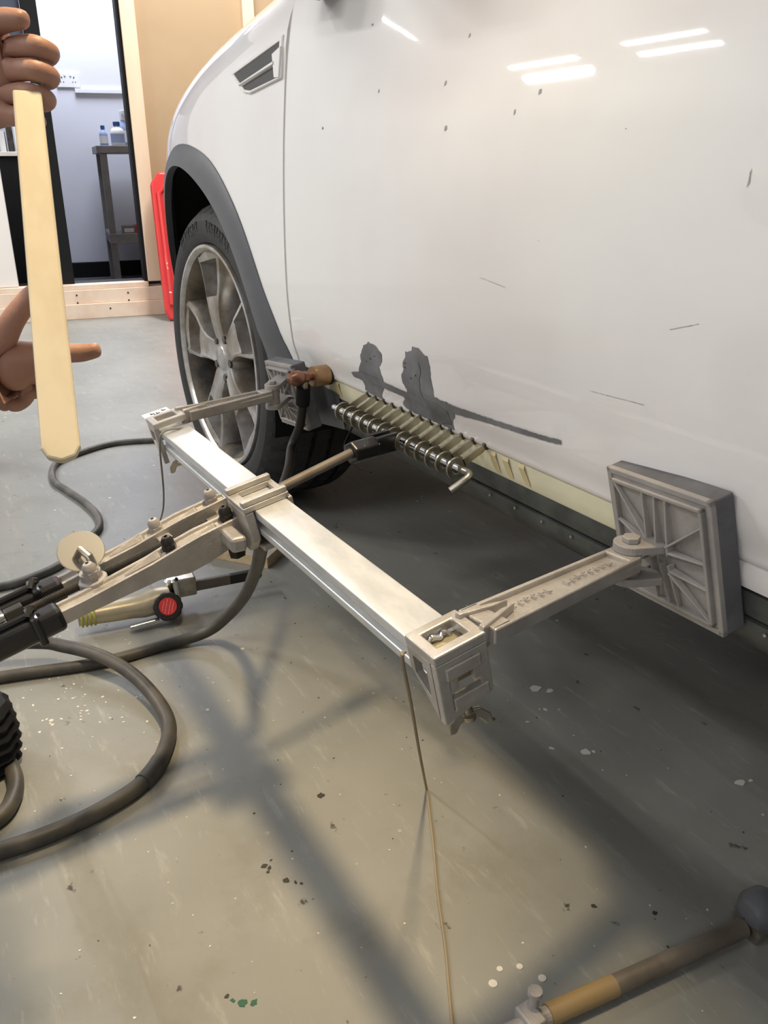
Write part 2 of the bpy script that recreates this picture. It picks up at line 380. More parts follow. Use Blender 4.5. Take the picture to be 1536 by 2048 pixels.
# shelf on the left with small items
t = thing('cabinet', 'black cabinet with pale top edge at the left edge behind the stick', 'cabinet', tuple(WM @ V(-.35, ysgn * .5, .012)))
m = MB(); wb(m, -.75, -.07, .30, .75, .012, .80); m.build('cabinet_body', M_black, t, bevel=.004)
m = MB(); wb(m, -.77, -.065, .28, .77, .80, .822); m.build('cabinet_top', M_white, t, bevel=.003)
cols = [M_bplast, M_bench, M_pblue, M_bplast, M_wood, M_bench, M_bplast, M_dsteel, M_bplast, M_gold]
hues = ['white', 'grey', 'pale blue', 'white', 'wood coloured', 'grey', 'white', 'dark', 'white', 'beige']
ranks = ['first', 'second', 'third', 'fourth', 'fifth', 'sixth', 'seventh', 'eighth', 'ninth', 'tenth']
for k in range(10):
    u = -.46 + k * .038; h = .09 + .05 * ((k * 37) % 10) / 10
    m = MB(); wb(m, u, u + .028, .36, .50, .822, .822 + h)
    tag(m.build('folder', cols[k], bevel=.002), hues[k] + ' folder on the black cabinet, ' + ranks[k] + ' of the row from the left', 'folder', 'folders in a row on the black cabinet')
# red plastic board leaning behind the wheel
t = thing('creeper_board', 'red plastic creeper board leaning upright behind the front wheel', 'creeper', tuple(WM @ V(.58, -ysgn * .25, 0)))
Mr = WM @ Matrix.Translation((.448, -ysgn * .30, 0)) @ Matrix.Rotation(-ysgn * math.radians(13), 4, 'X')
pts = [(0.03, .0), (.40, .0), (.43, .05), (.43, .66), (.38, .735), (.06, .735), (.015, .68), (.01, .05)]
Mp = Mr @ Matrix.Rotation(PI / 2, 4, 'X')
m = MB(); m.prism(pts, -.02, .02, Mp); m.build('board_panel', M_red, t, bevel=.012, seg=3)
m = MB(); m.tube([Mp @ V(x, y, .022) for x, y in [(.05, .08), (.05, .63), (.10, .68), (.34, .68), (.39, .63), (.39, .08), (.34, .05), (.10, .05)]], .014, 8, closed=True); m.build('rim_bead', M_red, t, smooth=True)
# red bottle at left edge
t = thing('red_canister', 'red canister cut by the left frame edge on the pale floor', 'canister', (-2.42, .02, 0))
P = V(-2.45, .145, 0)
m = MB(); m.lathe([(.045, 0), (.05, .006), (.05, .16), (.035, .19)], Matrix.Translation(P), 24, caps=True); m.build('canister_body', M_red, t, smooth=True)
m = MB(); m.lathe([(.036, .188), (.028, .205), (.018, .215), (.018, .235)], Matrix.Translation(P), 24, caps=True); m.build('canister_cap', M_white, t, smooth=True)

# ------------------------------------------------------------------ car
XC, ZC, WR = -1.90, .34, .34
GAP = -1.340
car = thing('car', 'white car with bare metal repair patches above its stripped sill', 'car', (-.6, 1.45, 0))
BK = .315
def plan(x):
    u = max(0, -1.72 - x); return .600 + BK * u * u - .010 * math.exp(-((x + .5) / .9) ** 2) + .012 * min(1, max(0, (x + .1) / 1)) ** 2
TOP = [(-2.85, .66), (-2.6, .775), (-2.45, .83), (-2.3, .875), (-2.1, .93), (-1.9, .966), (-1.6, 1.02), (-1.34, 1.06), (-1.0, 1.08), (1.6, 1.10)]
SIDE = [(.33, .028), (.40, .020), (.438, .014), (.452, .0105), (.463, .006), (.48, .002), (.55, -.004), (.64, -.004), (.73, .000), (.79, .009), (.83, .0195), (.87, .031), (.92, .047), (1.0, .076), (1.06, .10)]
SIDEF = SIDE[:8] + [(.74, .000), (.83, .007), (.92, .018), (1.0, .038), (1.06, .07)]
def ysurf(x, z):
    f = min(1, max(0, (-1.2 - x) / .5)); f = f * f * (3 - 2 * f)   # front flattens the tuck
    g = min(1, max(0, (-.88 - x) / .42)); g = g * g * (3 - 2 * g)   # the shoulder softens towards the front
    sd = sinterp(z, SIDE)
    if z > .64 and g > 0: sd = lerp(sd, sinterp(z, SIDEF), g)
    return plan(x) + sd * (1 - .35 * f)
def bodycol(x, zb, n=46, hood=True):
    T = sinterp(x, TOP); z1 = T - .16; pts = []
    if zb > z1 - .02: z1 = zb + .02
    for i in range(n + 1):
        z = lerp(zb, z1, i / n); pts.append(V(x, ysurf(x, z), z))
    y1 = ysurf(x, z1)
    if hood:
        for i in range(1, 13):
            a = i / 12 * PI / 2; pts.append(V(x, y1 + .15 * (1 - math.cos(a)), z1 + (T - z1) * math.sin(a)))
        for yy, dz in ((.25, .012), (.4, .03), (.6, .045), (.85, .05)):
            pts.append(V(x, y1 + yy, T + dz))
    return pts
ARCH = [(0, .56), (10, .545), (26, .500), (47, .481), (63, .473), (77, .460), (95, .452), (180, .452)]
def archR(th):   # outer arch radius against angle from rear horizontal
    return sinterp(max(0, min(180, math.degrees(th))), ARCH)
def archz(x):
    best = .40
    for i in range(0, 181):
        th = PI * i / 180; R_ = archR(th); xx = XC + R_ * math.cos(th)
        th2 = PI * min(i + 1, 180) / 180; xb = XC + archR(th2) * math.cos(th2)
        if (xx - x) * (xb - x) <= 0 and xx != xb:
            t_ = (x - xx) / (xb - xx); best = max(.40, lerp(ZC + R_ * math.sin(th), ZC + archR(th2) * math.sin(th2), t_)); break
    return best - .012 if best > .40 else .40
xs = []
x = GAP - .0025
while x > -2.84:
    xs.append(x); x -= .008 if (x > -1.50 or -2.42 < x < -2.28) else .022
P = [bodycol(x, archz(x)) for x in xs]
m = MB(); m.grid(P)
# edge return at the door gap
m.grid([P[0], [p + V(.0, .03, 0) for p in P[0]]])
m.build('fender', M_paint, car, smooth=True, norm=True, angle=60)
def doorcol(x, n=60):
    pts = [V(x, ysurf(x, .438) + .035, .432), V(x, ysurf(x, .438) + .004, .432), V(x, ysurf(x, .438), .436)]
    for i in range(n + 1):
        z = lerp(.440, 1.02, (i / n)); pts.append(V(x, ysurf(x, z), z))
    return pts
for nm, xa, xb in (('front_door', GAP + .0025, -.236), ('rear_door', -.230, .66)):
    N_ = int((xb - xa) / .03) + 2
    cx_ = [xa + .0015] + [lerp(xa + .004, xb - .004, i / N_) for i in range(N_ + 1)] + [xb - .0015]
    P = [doorcol(x) for x in cx_]
    e0 = [p + V(-.0015, .004, 0) for p in P[0]]; e1 = [p + V(-.0015, .03, 0) for p in P[0]]
    f0 = [p + V(.0015, .004, 0) for p in P[-1]]; f1 = [p + V(.0015, .03, 0) for p in P[-1]]
    m = MB(); m.grid([e1, e0] + P + [f0, f1]); m.build(nm, M_paint, car, smooth=True, angle=75)
# quarter panel, greenhouse, roof, far side: closed body behind
P = []
for x in (.666, .9, 1.2, 1.5, 1.7):
    P.append([V(x, ysurf(x, z) + .15 * max(0, x - 1.3) ** 2, z) for z in (.30, .5, .7, .85, 1.02)])
m = MB(); m.grid(P); m.build('quarter_panel', M_paint, car, smooth=True)
yF = 2.40
m = MB()   # cabin: side glass, pillars, roof
sec = [(.0, 1.02, 0), (.06, 1.10, 0), (.17, 1.48, 1), (.26, 1.58, 1), (.6, 1.64, 1)]
for a, b, mi in ((-1.0, 1.55, 0),):
    P = []
    for x in (-1.34, -1.0, -.55, -.1, .5, 1.1, 1.7):
        k = min(1, max(0, (x + 1.34) / .9)); k = k ** .8
        row = []
        for dy, z, _ in sec: row.append(V(x, .665 + dy * (.5 + .5 * k), lerp(1.02, z, max(k, .12))))
        row += [V(x, 3.0 - p.y, p.z) for p in row[::-1]]
        P.append(row)
    m.grid(P)
m.build('roof', M_paint, car, smooth=True)
for xa, xb in ((-.95, -.28), (-.18, .55)):
    m = MB(); P = []
    for x in (xa, (xa + xb) / 2, xb):
        k = min(1, max(0, (x + 1.34) / .9)) ** .8
        P.append([V(x, .655 + dy * (.5 + .5 * k), lerp(1.02, z, max(k, .12))) for dy, z in ((.03, 1.06), (.055, 1.12), (.15, 1.44))])
    m.grid(P); m.build('side_window', M_glass, car, smooth=True)
m = MB(); m.grid([[V(-2.84, ysurf(-2.84, z), z) for z in (.25, .45, .66)], [V(-2.95, 1.2, z) for z in (.25, .45, .70)], [V(-2.95, 1.8, z) for z in (.25, .45, .70)], [V(-2.84, 3.0 - ysurf(-2.84, z), z) for z in (.25, .45, .66)]])
m.build('front_bumper', M_paint, car, smooth=True)
m = MB(); m.grid([[V(x, yF, z) for z in (.3, .5, sinterp(x, TOP) + .03)] for x in (-2.84, -2.6, -2.3, -1.9, -1.5, -1.0, 0, 1.7)]); m.grid([[V(1.7, y, z) for z in (.3, 1.05)] for y in (.62, 1.5, 2.4)]); m.build('far_side', M_paint, car)
# dark interior / underbody
m = MB(); m.box((.10, 1.5, .62), (2.9, 1.66, .60)); m.build('underbody', M_black, car, bevel=.01)
for gx in (GAP, -.233):
    m = MB(); m.grid([[V(gx + dx, ysurf(gx, z) + .018, z) for z in [lerp(.44, 1.0, i / 20) for i in range(21)]] for dx in (-.012, .012)]); m.build('gap_shade_strip', M_black, car)  # black strip behind each door gap stands for the shade inside it
m = MB()
for x0 in (-1.6,):
    m.box((-1.395, .80, .62), (.10, .30, .46)); m.box((-1.95, 1.34, .50), (1.3, .55, .40))
m.build('inner_wing', M_black, car)
# wheel-arch trim: flat flared band with rounded lip, polar strip
def arch_strip(r0, r1, dy0, dy1, n=72, a0=.03, a1=PI + .16, k=8):
    P = []
    for i in range(n + 1):
        th = lerp(a0, a1, i / n); row = []
        for j in range(k + 1):
            s_ = j / k; R_ = lerp(archR(th) + r1, .412 + .045 * max(0, math.cos(th)) ** 3 + r0, s_)
            x = XC + R_ * math.cos(th); z = ZC + R_ * math.sin(th)
            z = max(z, .27)
            y = ysurf(x, max(z, .36)) - lerp(dy0, dy1, s_ ** .8) - .004 * math.sin(PI * s_)
            row.append(V(x, y, z))
        e = row[-1]; row += [e + V(0, .006, -.0), e + V(0, .016, 0)]
        row = [row[0] + V(0, .02, 0)] + row
        P.append(row)
    return P
m = MB(); m.grid(arch_strip(0, .0, .002, .012)); m.build('wheel_arch_trim', M_trim, car, smooth=True, angle=50)
# arch liner
P = []
for i in range(41):
    th = lerp(-.2, PI + .2, i / 40); xx = XC + .445 * math.cos(th); P.append([V(xx, y, max(.27, ZC + .445 * math.sin(th))) for y in (plan(xx) + .010, .88, 1.05)])
m = MB(); m.grid(P); m.grid([[V(XC - .5, 1.05, .2), V(XC - .5, 1.05, .9)], [V(XC + .5, 1.05, .2), V(XC + .5, 1.05, .9)]]); m.build('arch_liner', M_black, car, smooth=True)
# sill : cream stripped strip, dark upper panel, seam, lower cladding
def strip(xa, xb, zs, n=40):
    return [[V(x, ysurf(x, z) + dy, z) for z, dy in zs(x)] for x in [lerp(xa, xb, i / n) for i in range(n + 1)]]
m = MB(); m.grid(strip(-1.30, -.50, lambda x: [(.434, .012), (.431, .003), (.420, .001), (.406, .000), (.404 - .004 * (x < -1.24), .001)])); m.build('sill_strip', M_cream, car, smooth=True)
m = MB(); m.grid(strip(-1.40, 1.2, lambda x: [(.438, .03), (.405, .012), (.404, .0015), (.395, .000), (.380, .003), (.378, .014), (.376, .03)])); m.build('sill_panel', M_sill, car, smooth=True)
m = MB(); m.grid(strip(-1.46, 1.2, lambda x: [(.377, .012), (.375, .003), (.366, .001), (.35, .008), (.338, .022), (.336, .034), (.336, .2)])); m.build('sill_cladding', M_sill, car, smooth=True)
m = MB(); m.grid(strip(-.4995, 1.2, lambda x: [(.434, .012), (.431, .001), (.42, -.001), (.408, .0005), (.406, .004)])); m.build('sill_edge', M_paint, car, smooth=True)
# rivets along lower cladding
for k in range(10):
    x = -.80 + k * .05; m = MB(); m.lathe([(.0022, 0), (.0016, .0012)], axis((x, ysurf(x, .370) + .0005, .370), (0, -1, .2)), 8, caps=True); m.build('rivet', M_steel, car)
# rear end of arch / sill corner piece (grey lower fender cap)
P = []
for i in range(15):
    s_ = i / 14; x = lerp(-1.44, -1.20, s_); P.append([V(x, ysurf(x, z) - .003 + .02 * (1 - z / .43), z) for z in [lerp(lerp(.425, .412, s_), lerp(.30, .352, s_ ** .6), j / 8) for j in range(9)]])
m = MB(); m.grid(P); m.build('sill_end_cap', M_trim, car, smooth=True)
# stains on strip
for x, wd, tilt in ((-1.21, .020, .012), (-.79, .012, .012), (-.765, .012, .012), (-.735, .011, .014)):
    P = []
    for i in range(7):
        s_ = i / 6; z = lerp(.431, .408, s_); hw = wd / 2 * (1 - .25 * s_ ** 4)
        P.append([V(x + tilt * s_ + u * hw, ysurf(x, z) - .0005 + (.003 if z > .43 else 0), z) for u in (-1, 0, 1)])
    m = MB(); m.grid(P); m.build('stain', M_yel, car, smooth=True)
# dent repair patches (grey primer) following the door surface
def patch(name, outline, mt, off=.0007, jag=.0025, seed=1):
    rnd = random.Random(seed); pts = []
    n = len(outline)
    for i in range(n):
        a, b = outline[i], outline[(i + 1) % n]; L_ = math.dist(a, b); k = max(1, int(L_ / .004))
        for j in range(k):
            t_ = j / k; pts.append((lerp(a[0], b[0], t_) + rnd.uniform(-jag, jag), lerp(a[1], b[1], t_) + rnd.uniform(-jag, jag) * .8))
    bm = bmesh.new(); vs = [bm.verts.new((p[0], 0, p[1])) for p in pts]; es = [bm.edges.new((vs[i], vs[(i + 1) % len(vs)])) for i in range(len(vs))]
    bmesh.ops.triangle_fill(bm, use_beauty=True, edges=es)
    for _ in range(2):
        bmesh.ops.subdivide_edges(bm, edges=[e for e in bm.edges if e.calc_length() > .012], cuts=1)
    bmesh.ops.triangulate(bm, faces=bm.faces)
    bm.verts.ensure_lookup_table(); bm.verts.index_update()
    m = MB(); m.add([V(v.co.x, ysurf(v.co.x, v.co.z) - off, v.co.z) for v in bm.verts], [tuple(v.index for v in f.verts) for f in bm.faces]); bm.free()
    return m.build(name, mt, car, smooth=True, norm=True)
patch('filler_patch', [(-1.1048, .4687), (-1.1011, .4769), (-1.0916, .4874), (-1.0931, .4958), (-1.0785, .5125), (-1.0629, .5202), (-1.0433, .5179), (-1.0267, .509), (-1.0282, .4978), (-1.0391, .4888), (-1.0331, .4759), (-1.0333, .4612), (-1.0532, .4440), (-1.0508, .4375), (-1.0823, .4375), (-1.1014, .440), (-1.1008, .4487), (-1.102, .4541), (-1.1086, .4601)], M_filler, jag=.0012, seed=2)
patch('filler_patch', [(-.975, .4628), (-.9653, .4707), (-.9761, .4793), (-.9773, .4885), (-.9697, .4994), (-.9708, .5085), (-.9614, .5167), (-.9608, .5241), (-.9457, .5286), (-.9429, .5349), (-.9276, .5342), (-.9171, .5285), (-.9079, .5277), (-.9026, .5149), (-.9017, .5024), (-.8994, .4876), (-.8985, .4762), (-.8691, .4764), (-.8569, .4716), (-.8561, .4612), (-.8685, .4480), (-.8653, .4385), (-.9657, .4385), (-.9832, .4400), (-.9921, .4450)], M_filler, jag=.0012, seed=3)
patch('filler_line', [(-1.1322, .4631), (-1.0989, .4708), (-1.0525, .469), (-1.0083, .4683), (-.967, .4669), (-.8962, .4759), (-.8433, .4754), (-.7862, .4776), (-.7486, .4791), (-.7132, .4808), (-.6799, .4824), (-.6515, .4848), (-.6521, .4798), (-.68, .4766), (-.7204, .4743), (-.768, .4713), (-.8077, .4685), (-.8558, .464), (-.9054, .4639), (-.9784, .4573), (-1.0307, .458), (-1.0911, .4567), (-1.1297, .4559)], M_filler, off=.0010, jag=.0006, seed=4)
patch('bare_metal', [(-.9442, .4912), (-.9329, .5065), (-.9285, .5202), (-.9256, .5079), (-.9304, .4809), (-.9266, .4685), (-.8888, .4692), (-.8695, .4632), (-.8708, .4450), (-.8923, .4400), (-.9253, .4400), (-.9591, .4400), (-.9671, .4495)], M_fdark, off=.0013, jag=.0016, seed=5)
for k in range(7):   # little pinholes
    patch('pinhole', [(-1.075 + (k % 3) * .013 + .11 * (k > 2), .49 + .006 * (k % 4)), (-1.072 + (k % 3) * .013 + .11 * (k > 2), .49 + .006 * (k % 4)), (-1.0735 + (k % 3) * .013 + .11 * (k > 2), .4925 + .006 * (k % 4))], M_black, off=.0016, jag=.0003, seed=k)
# stone chips / marks on the door
for x, z, l, h in ((-1.06, .84, .001, .005), (-.913, .839, .002, .006), (-.892, .791, .0026, .006), (-.887, .885, .0015, .005), (-.736, .819, .0022, .005), (-.769, .802, .0014, .006), (-1.204, .801, .002, .004), (-1.101, .920, .002, .003), (-.465, .742, .0008, .014), (-.605, .781, .0008, .001), (-.702, .681, .0008, .001)):
    patch('paint_chip', [(x - l * .7, z - h / 2), (x + l, z - h / 5), (x + l * .4, z + h / 2), (x - l, z + h / 4)], M_chip, off=.0006, jag=.0003, seed=int(1000 * abs(x)))
for x, z, dx, dz in ((-.798, .6356, .046, -.0057), (-.61, .5468, .07, .002), (-.52, .62, .03, .009)):
    patch('scratch', [(x, z), (x + dx, z + dz), (x + dx, z + dz + .0005), (x, z + .0004)], M_chip, off=.0005, jag=.0002, seed=int(3000 * abs(x)))
# fender vent
def sp(x, z, off=0): return V(x, ysurf(x, z) - off, z)
vt = [(-1.560, .898), (-1.505, .866), (-1.475, .862), (-1.350, .876), (-1.352, .936)]
def ring(pts, k):
    cx_ = sum(p[0] for p in pts) / len(pts); cz_ = sum(p[1] for p in pts) / len(pts)
    return [(cx_ + (p[0] - cx_) * k, cz_ + (p[1] - cz_) * (k if k > .9 else k - .06)) for p in pts]
m = MB()
loops = [(1.0, .000), (1.0, .003), (.97, .005), (.90, .005), (.86, .001)]
vs = []
for k, off in loops: vs += [sp(x, z, off) for x, z in ring(vt, k)]
n_ = len(vt); fs = [(a * n_ + i, a * n_ + (i + 1) % n_, (a + 1) * n_ + (i + 1) % n_, (a + 1) * n_ + i) for a in range(len(loops) - 1) for i in range(n_)]
m.add(vs, fs); m.build('vent_frame', M_paint, car, bevel=.001)
m = MB(); m.add([sp(x, z, .0030) for x, z in ring(vt, .90)], [tuple(range(n_))]); m.build('vent_shade_sheet', mat('vent_shadow_plastic', (.045, .045, .045), .5), car)  # flat dark sheet, its colour stands for shade in a vent not cut open
for a, b in (((-1.515, .877), (-1.375, .900)),):
    m = MB(); m.add([sp(a[0], a[1] + .003, .0025), sp(a[0], a[1] - .003, .0025), sp(b[0], b[1] - .005, .0015), sp(b[0], b[1] + .003, .0015),
                     sp(a[0], a[1] + .002, .008), sp(a[0], a[1], .008), sp(b[0], b[1] - .003, .008), sp(b[0], b[1] + .001, .008)],
                    [(0, 1, 2, 3), (4, 5, 6, 7), (0, 1, 5, 4), (1, 2, 6, 5), (2, 3, 7, 6), (3, 0, 4, 7)]); m.build('vent_slat', M_paint, car, bevel=.0008)
m = MB(); m.add([sp(-1.372, .878, .0012), sp(-1.352, .877, .0012), sp(-1.352, .920, .0012), sp(-1.385, .912, .0012), sp(-1.372, .878, .006), sp(-1.352, .877, .007), sp(-1.352, .920, .007), sp(-1.385, .912, .006)], [(4, 5, 6, 7), (0, 1, 5, 4), (1, 2, 6, 5), (2, 3, 7, 6), (3, 0, 4, 7)]); m.build('vent_end', M_paint, car, bevel=.001)
# wing mirror
m = MB(); c = V(-1.17, .52, 1.045); P = []
for i in range(9):
    a = lerp(0, PI, i / 8); P.append([c + V(.055 * math.cos(a) * 1.0 * math.cos(b) , .10 * math.sin(b) * (1 if abs(math.sin(b)) else 1), .07 * math.sin(a - PI / 2) * (abs(math.cos(b)) ** .5)) for b in (lerp(-PI / 2, PI / 2, k / 10) for k in range(11))])
m.lathe([(.002, -.11), (.04, -.10), (.058, -.07), (.064, 0), (.06, .07), (.035, .11), (.002, .115)], frame((-1.14, .50, 1.10), None, (-1, .1, 0), (0, -1, .05)) @ Matrix.Diagonal((1.0, .72, 1, 1)), 24)
m.build('mirror_housing', M_paint, car, smooth=True)
m = MB(); m.box((-1.215, .59, .985), (.06, .07, .04)); m.build('mirror_base', M_black, car, bevel=.008, seg=3)

# ------------------------------------------------------------------ wheel (thing: part of the car)
def wheel(cx, steer=0):
    Mw = Matrix.Translation((cx, 0, ZC)) @ Matrix.Rotation(PI / 2, 4, 'X')     # local z -> world -y, local y -> world z
    yo = .655   # outer face plane
    def Wm(): return Matrix.Translation((cx, yo, ZC)) @ Matrix.Rotation(PI / 2, 4, 'X')
    M = Wm()
    W = .225
    tr = [(.250, -.012), (.255, -.003), (.261, .001), (.280, .005), (.300, .004), (.315, -.004), (.325, -.016)]
    g = []
    for h in (-.010, -.030): g.append((.334 if h < -.015 else .331, h))
    body = tr + [(.3315, -.024), (.3355, -.033), (.3375, -.042), (.3375, -.043), (.329, -.045), (.329, -.054), (.3385, -.056), (.339, -.085), (.331, -.087), (.331, -.096), (.3392, -.098), (.3392, -.127), (.331, -.129), (.331, -.138), (.339, -.140), (.3385, -.169), (.329, -.171), (.329, -.180), (.3375, -.182), (.3355, -.203), (.331, -.215), (.318, -.235), (.29, -.238), (.25, -.22)]
    SEG = 216
    def f(i, k):
        r, h = body[i]
        if 6 <= i <= 9 and k % 4 == 0: return -.006 if i > 6 else -.003
        if i in (12, 13) and (k + 1) % 4 == 0: return -.005
        if i in (16, 17) and (k + 2) % 4 == 0: return -.005
        if i in (20, 21) and (k + 3) % 4 == 0: return -.005
        if 24 <= i <= 26 and k % 4 == 0: return -.006
        return 0
    m = MB(); m.lathe(body, M, SEG, f=f); m.build('tyre', M_tyre, car, smooth=True, angle=25)
    # sidewall lettering: raised bars in an arc
    m = MB()
    rnd = random.Random(3)
    for base_a in (62, 100, 240, 280):
        for k in range(9):
            a = math.radians(base_a + k * 3.1)
            for q in range(3):
                rr = .286 + .016 * q / 2; aa = a + rnd.uniform(-.012, .012)
                m.box((0, 0, 0), (.003 + .006 * rnd.random(), .009 * (1 if q != 1 else .4), .002), M @ Matrix.Rotation(aa, 4, 'Z') @ Matrix.Translation((rr - .004, 0, .0045)))
    o = m.build('tyre_lettering', M_tyre, car, kind='stuff')
    # rim
    m = MB(); m.lathe([(.236, -.20), (.225, -.15), (.215, -.06), (.222, -.02), (.236, -.004), (.243, .002), (.249, .002), (.2515, -.004), (.25, -.014)], M, 96); m.build('rim_barrel', [M_alloyd], car, smooth=True)
    m = MB(); m.lathe([(.232, -.012), (.238, .0005), (.2445, .0045), (.2505, .0035), (.2525, -.003), (.2510, -.010)], M, 96); m.build('rim_lip', M_alloy, car, smooth=True)
    m = MB(); m.lathe([(.002, -.03), (.19, -.035), (.205, -.16)], M @ Matrix.Translation((0, 0, -.07)), 48); m.build('brake_disc', M_black, car, smooth=True)
    # spokes
    for k in range(5):
        A0 = 2 * PI * k / 5 + math.radians(100)
        Ms = M @ Matrix.Rotation(A0, 4, 'Z')
        # stations along radius: (r, centre offset, half-width, top height, edge drop)
        st = [(.030, .000, .031, -.016, .020), (.060, .000, .032, -.011, .026), (.085, .001, .034, -.008, .032), (.110, .001, .040, -.007, .038), (.130, .001, .048, -.008, .042), (.138, .0005, .052, -.008, .043), (.142, .000, .054, -.0085, .043), (.165, -.002, .063, -.010, .044), (.190, -.004, .071, -.010, .040), (.212, -.006, .077, -.009, .034), (.217, -.006, .079, -.008, .030), (.239, -.006, .084, -.004, .018)]
        P = []; Q = []
        for r, c0, hw, top, dr in st:
            row = []
            for u, hh in ((-1.04, -dr - .03), (-1.0, -dr), (-.93, -.012), (-.84, -.002), (-.70, 0), (-.60, -.002), (0, 0), (.60, -.002), (.70, 0), (.84, -.002), (.93, -.012), (1.0, -dr), (1.04, -dr - .03)):
                deep = -.034 if (.140 < r < .214 and abs(u) <= .60) else 0
                row.append(Ms @ V(r, c0 + u * hw, top + hh + deep))
            P.append(row)
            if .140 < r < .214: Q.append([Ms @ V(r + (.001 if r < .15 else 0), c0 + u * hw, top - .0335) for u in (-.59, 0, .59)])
        m = MB(); m.grid(P)
        m.build('spoke', M_alloy, car, smooth=True, angle=42)
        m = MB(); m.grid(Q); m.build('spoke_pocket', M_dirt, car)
        # web groove along the hub end
        m = MB(); m.prism([(.075, -.006), (.115, -.009), (.12, 0), (.115, .009), (.075, .006)], -.0145, -.0125, Ms); m.build('spoke_groove', M_alloyd, car)
    m = MB(); m.lathe([(.002, -.010), (.026, -.010), (.029, -.013), (.034, -.015), (.060, -.017), (.066, -.030), (.066, -.06)], M, 40); m.build('hub', M_alloy, car, smooth=True)
    m = MB(); m.lathe([(.001, -.0065), (.022, -.0075), (.0265, -.0105)], M, 32); m.build('centre_cap', M_alloy, car, smooth=True)
    for k in range(5):
        a = 2 * PI * (k + .5) / 5 + math.radians(100)
        Mn = M @ Matrix.Rotation(a, 4, 'Z') @ Matrix.Translation((.048, 0, -.022))
        m = MB(); m.prism(ngon(.010), 0, .010, Mn); m.build('wheel_nut', M_dsteel, car, bevel=.001)
wheel(XC)
m = MB(); m.lathe([(.20, 0), (.33, .0), (.339, -.02), (.339, -.2), (.33, -.22), (.2, -.22)], Matrix.Translation((.86, .66, ZC)) @ Matrix.Rotation(PI / 2, 4, 'X'), 64); m.lathe([(.001, -.03), (.2, -.01)], Matrix.Translation((.86, .66, ZC)) @ Matrix.Rotation(PI / 2, 4, 'X'), 64, mi=1); m.build('rear_wheel', [M_tyre, M_alloyd], car, smooth=True)

# ------------------------------------------------------------------ dent puller
puller = thing('dent_puller', 'aluminium dent puller: square beam with two clamped arms, pads and lever arms', 'dent puller', (-.85, .335, .30))
BY0, BY1, BZ0, BZ1 = .316, .355, .372, .404
yc, zc = (BY0 + BY1) / 2, (BZ0 + BZ1) / 2
TILT = Matrix.Translation((0, .335, .405)) @ Matrix.Rotation(.20, 4, 'X') @ Matrix.Translation((0, -.335, -.405))
XF = TILT
# beam: box with a T slot on the camera side
prof = [(BY0, BZ1), (BY1, BZ1), (BY1, BZ0), (BY0, BZ0), (BY0, BZ0 + .009), (BY0 + .009, BZ0 + .009), (BY0 + .009, BZ1 - .012), (BY0, BZ1 - .012)]
Mx = frame((0, 0, 0), (0, 1, 0), (0, 0, 1))    # local x->y, y->z, z->x
m = MB(); m.prism(prof, -1.2155, -.490, Mx); m.build('beam', M_alu, puller, bevel=.0015)
m = MB(); m.box((-.86, yc, BZ0 - .0045), (.70, .030, .009)); m.build('beam_rail', M_castd, puller, bevel=.001)
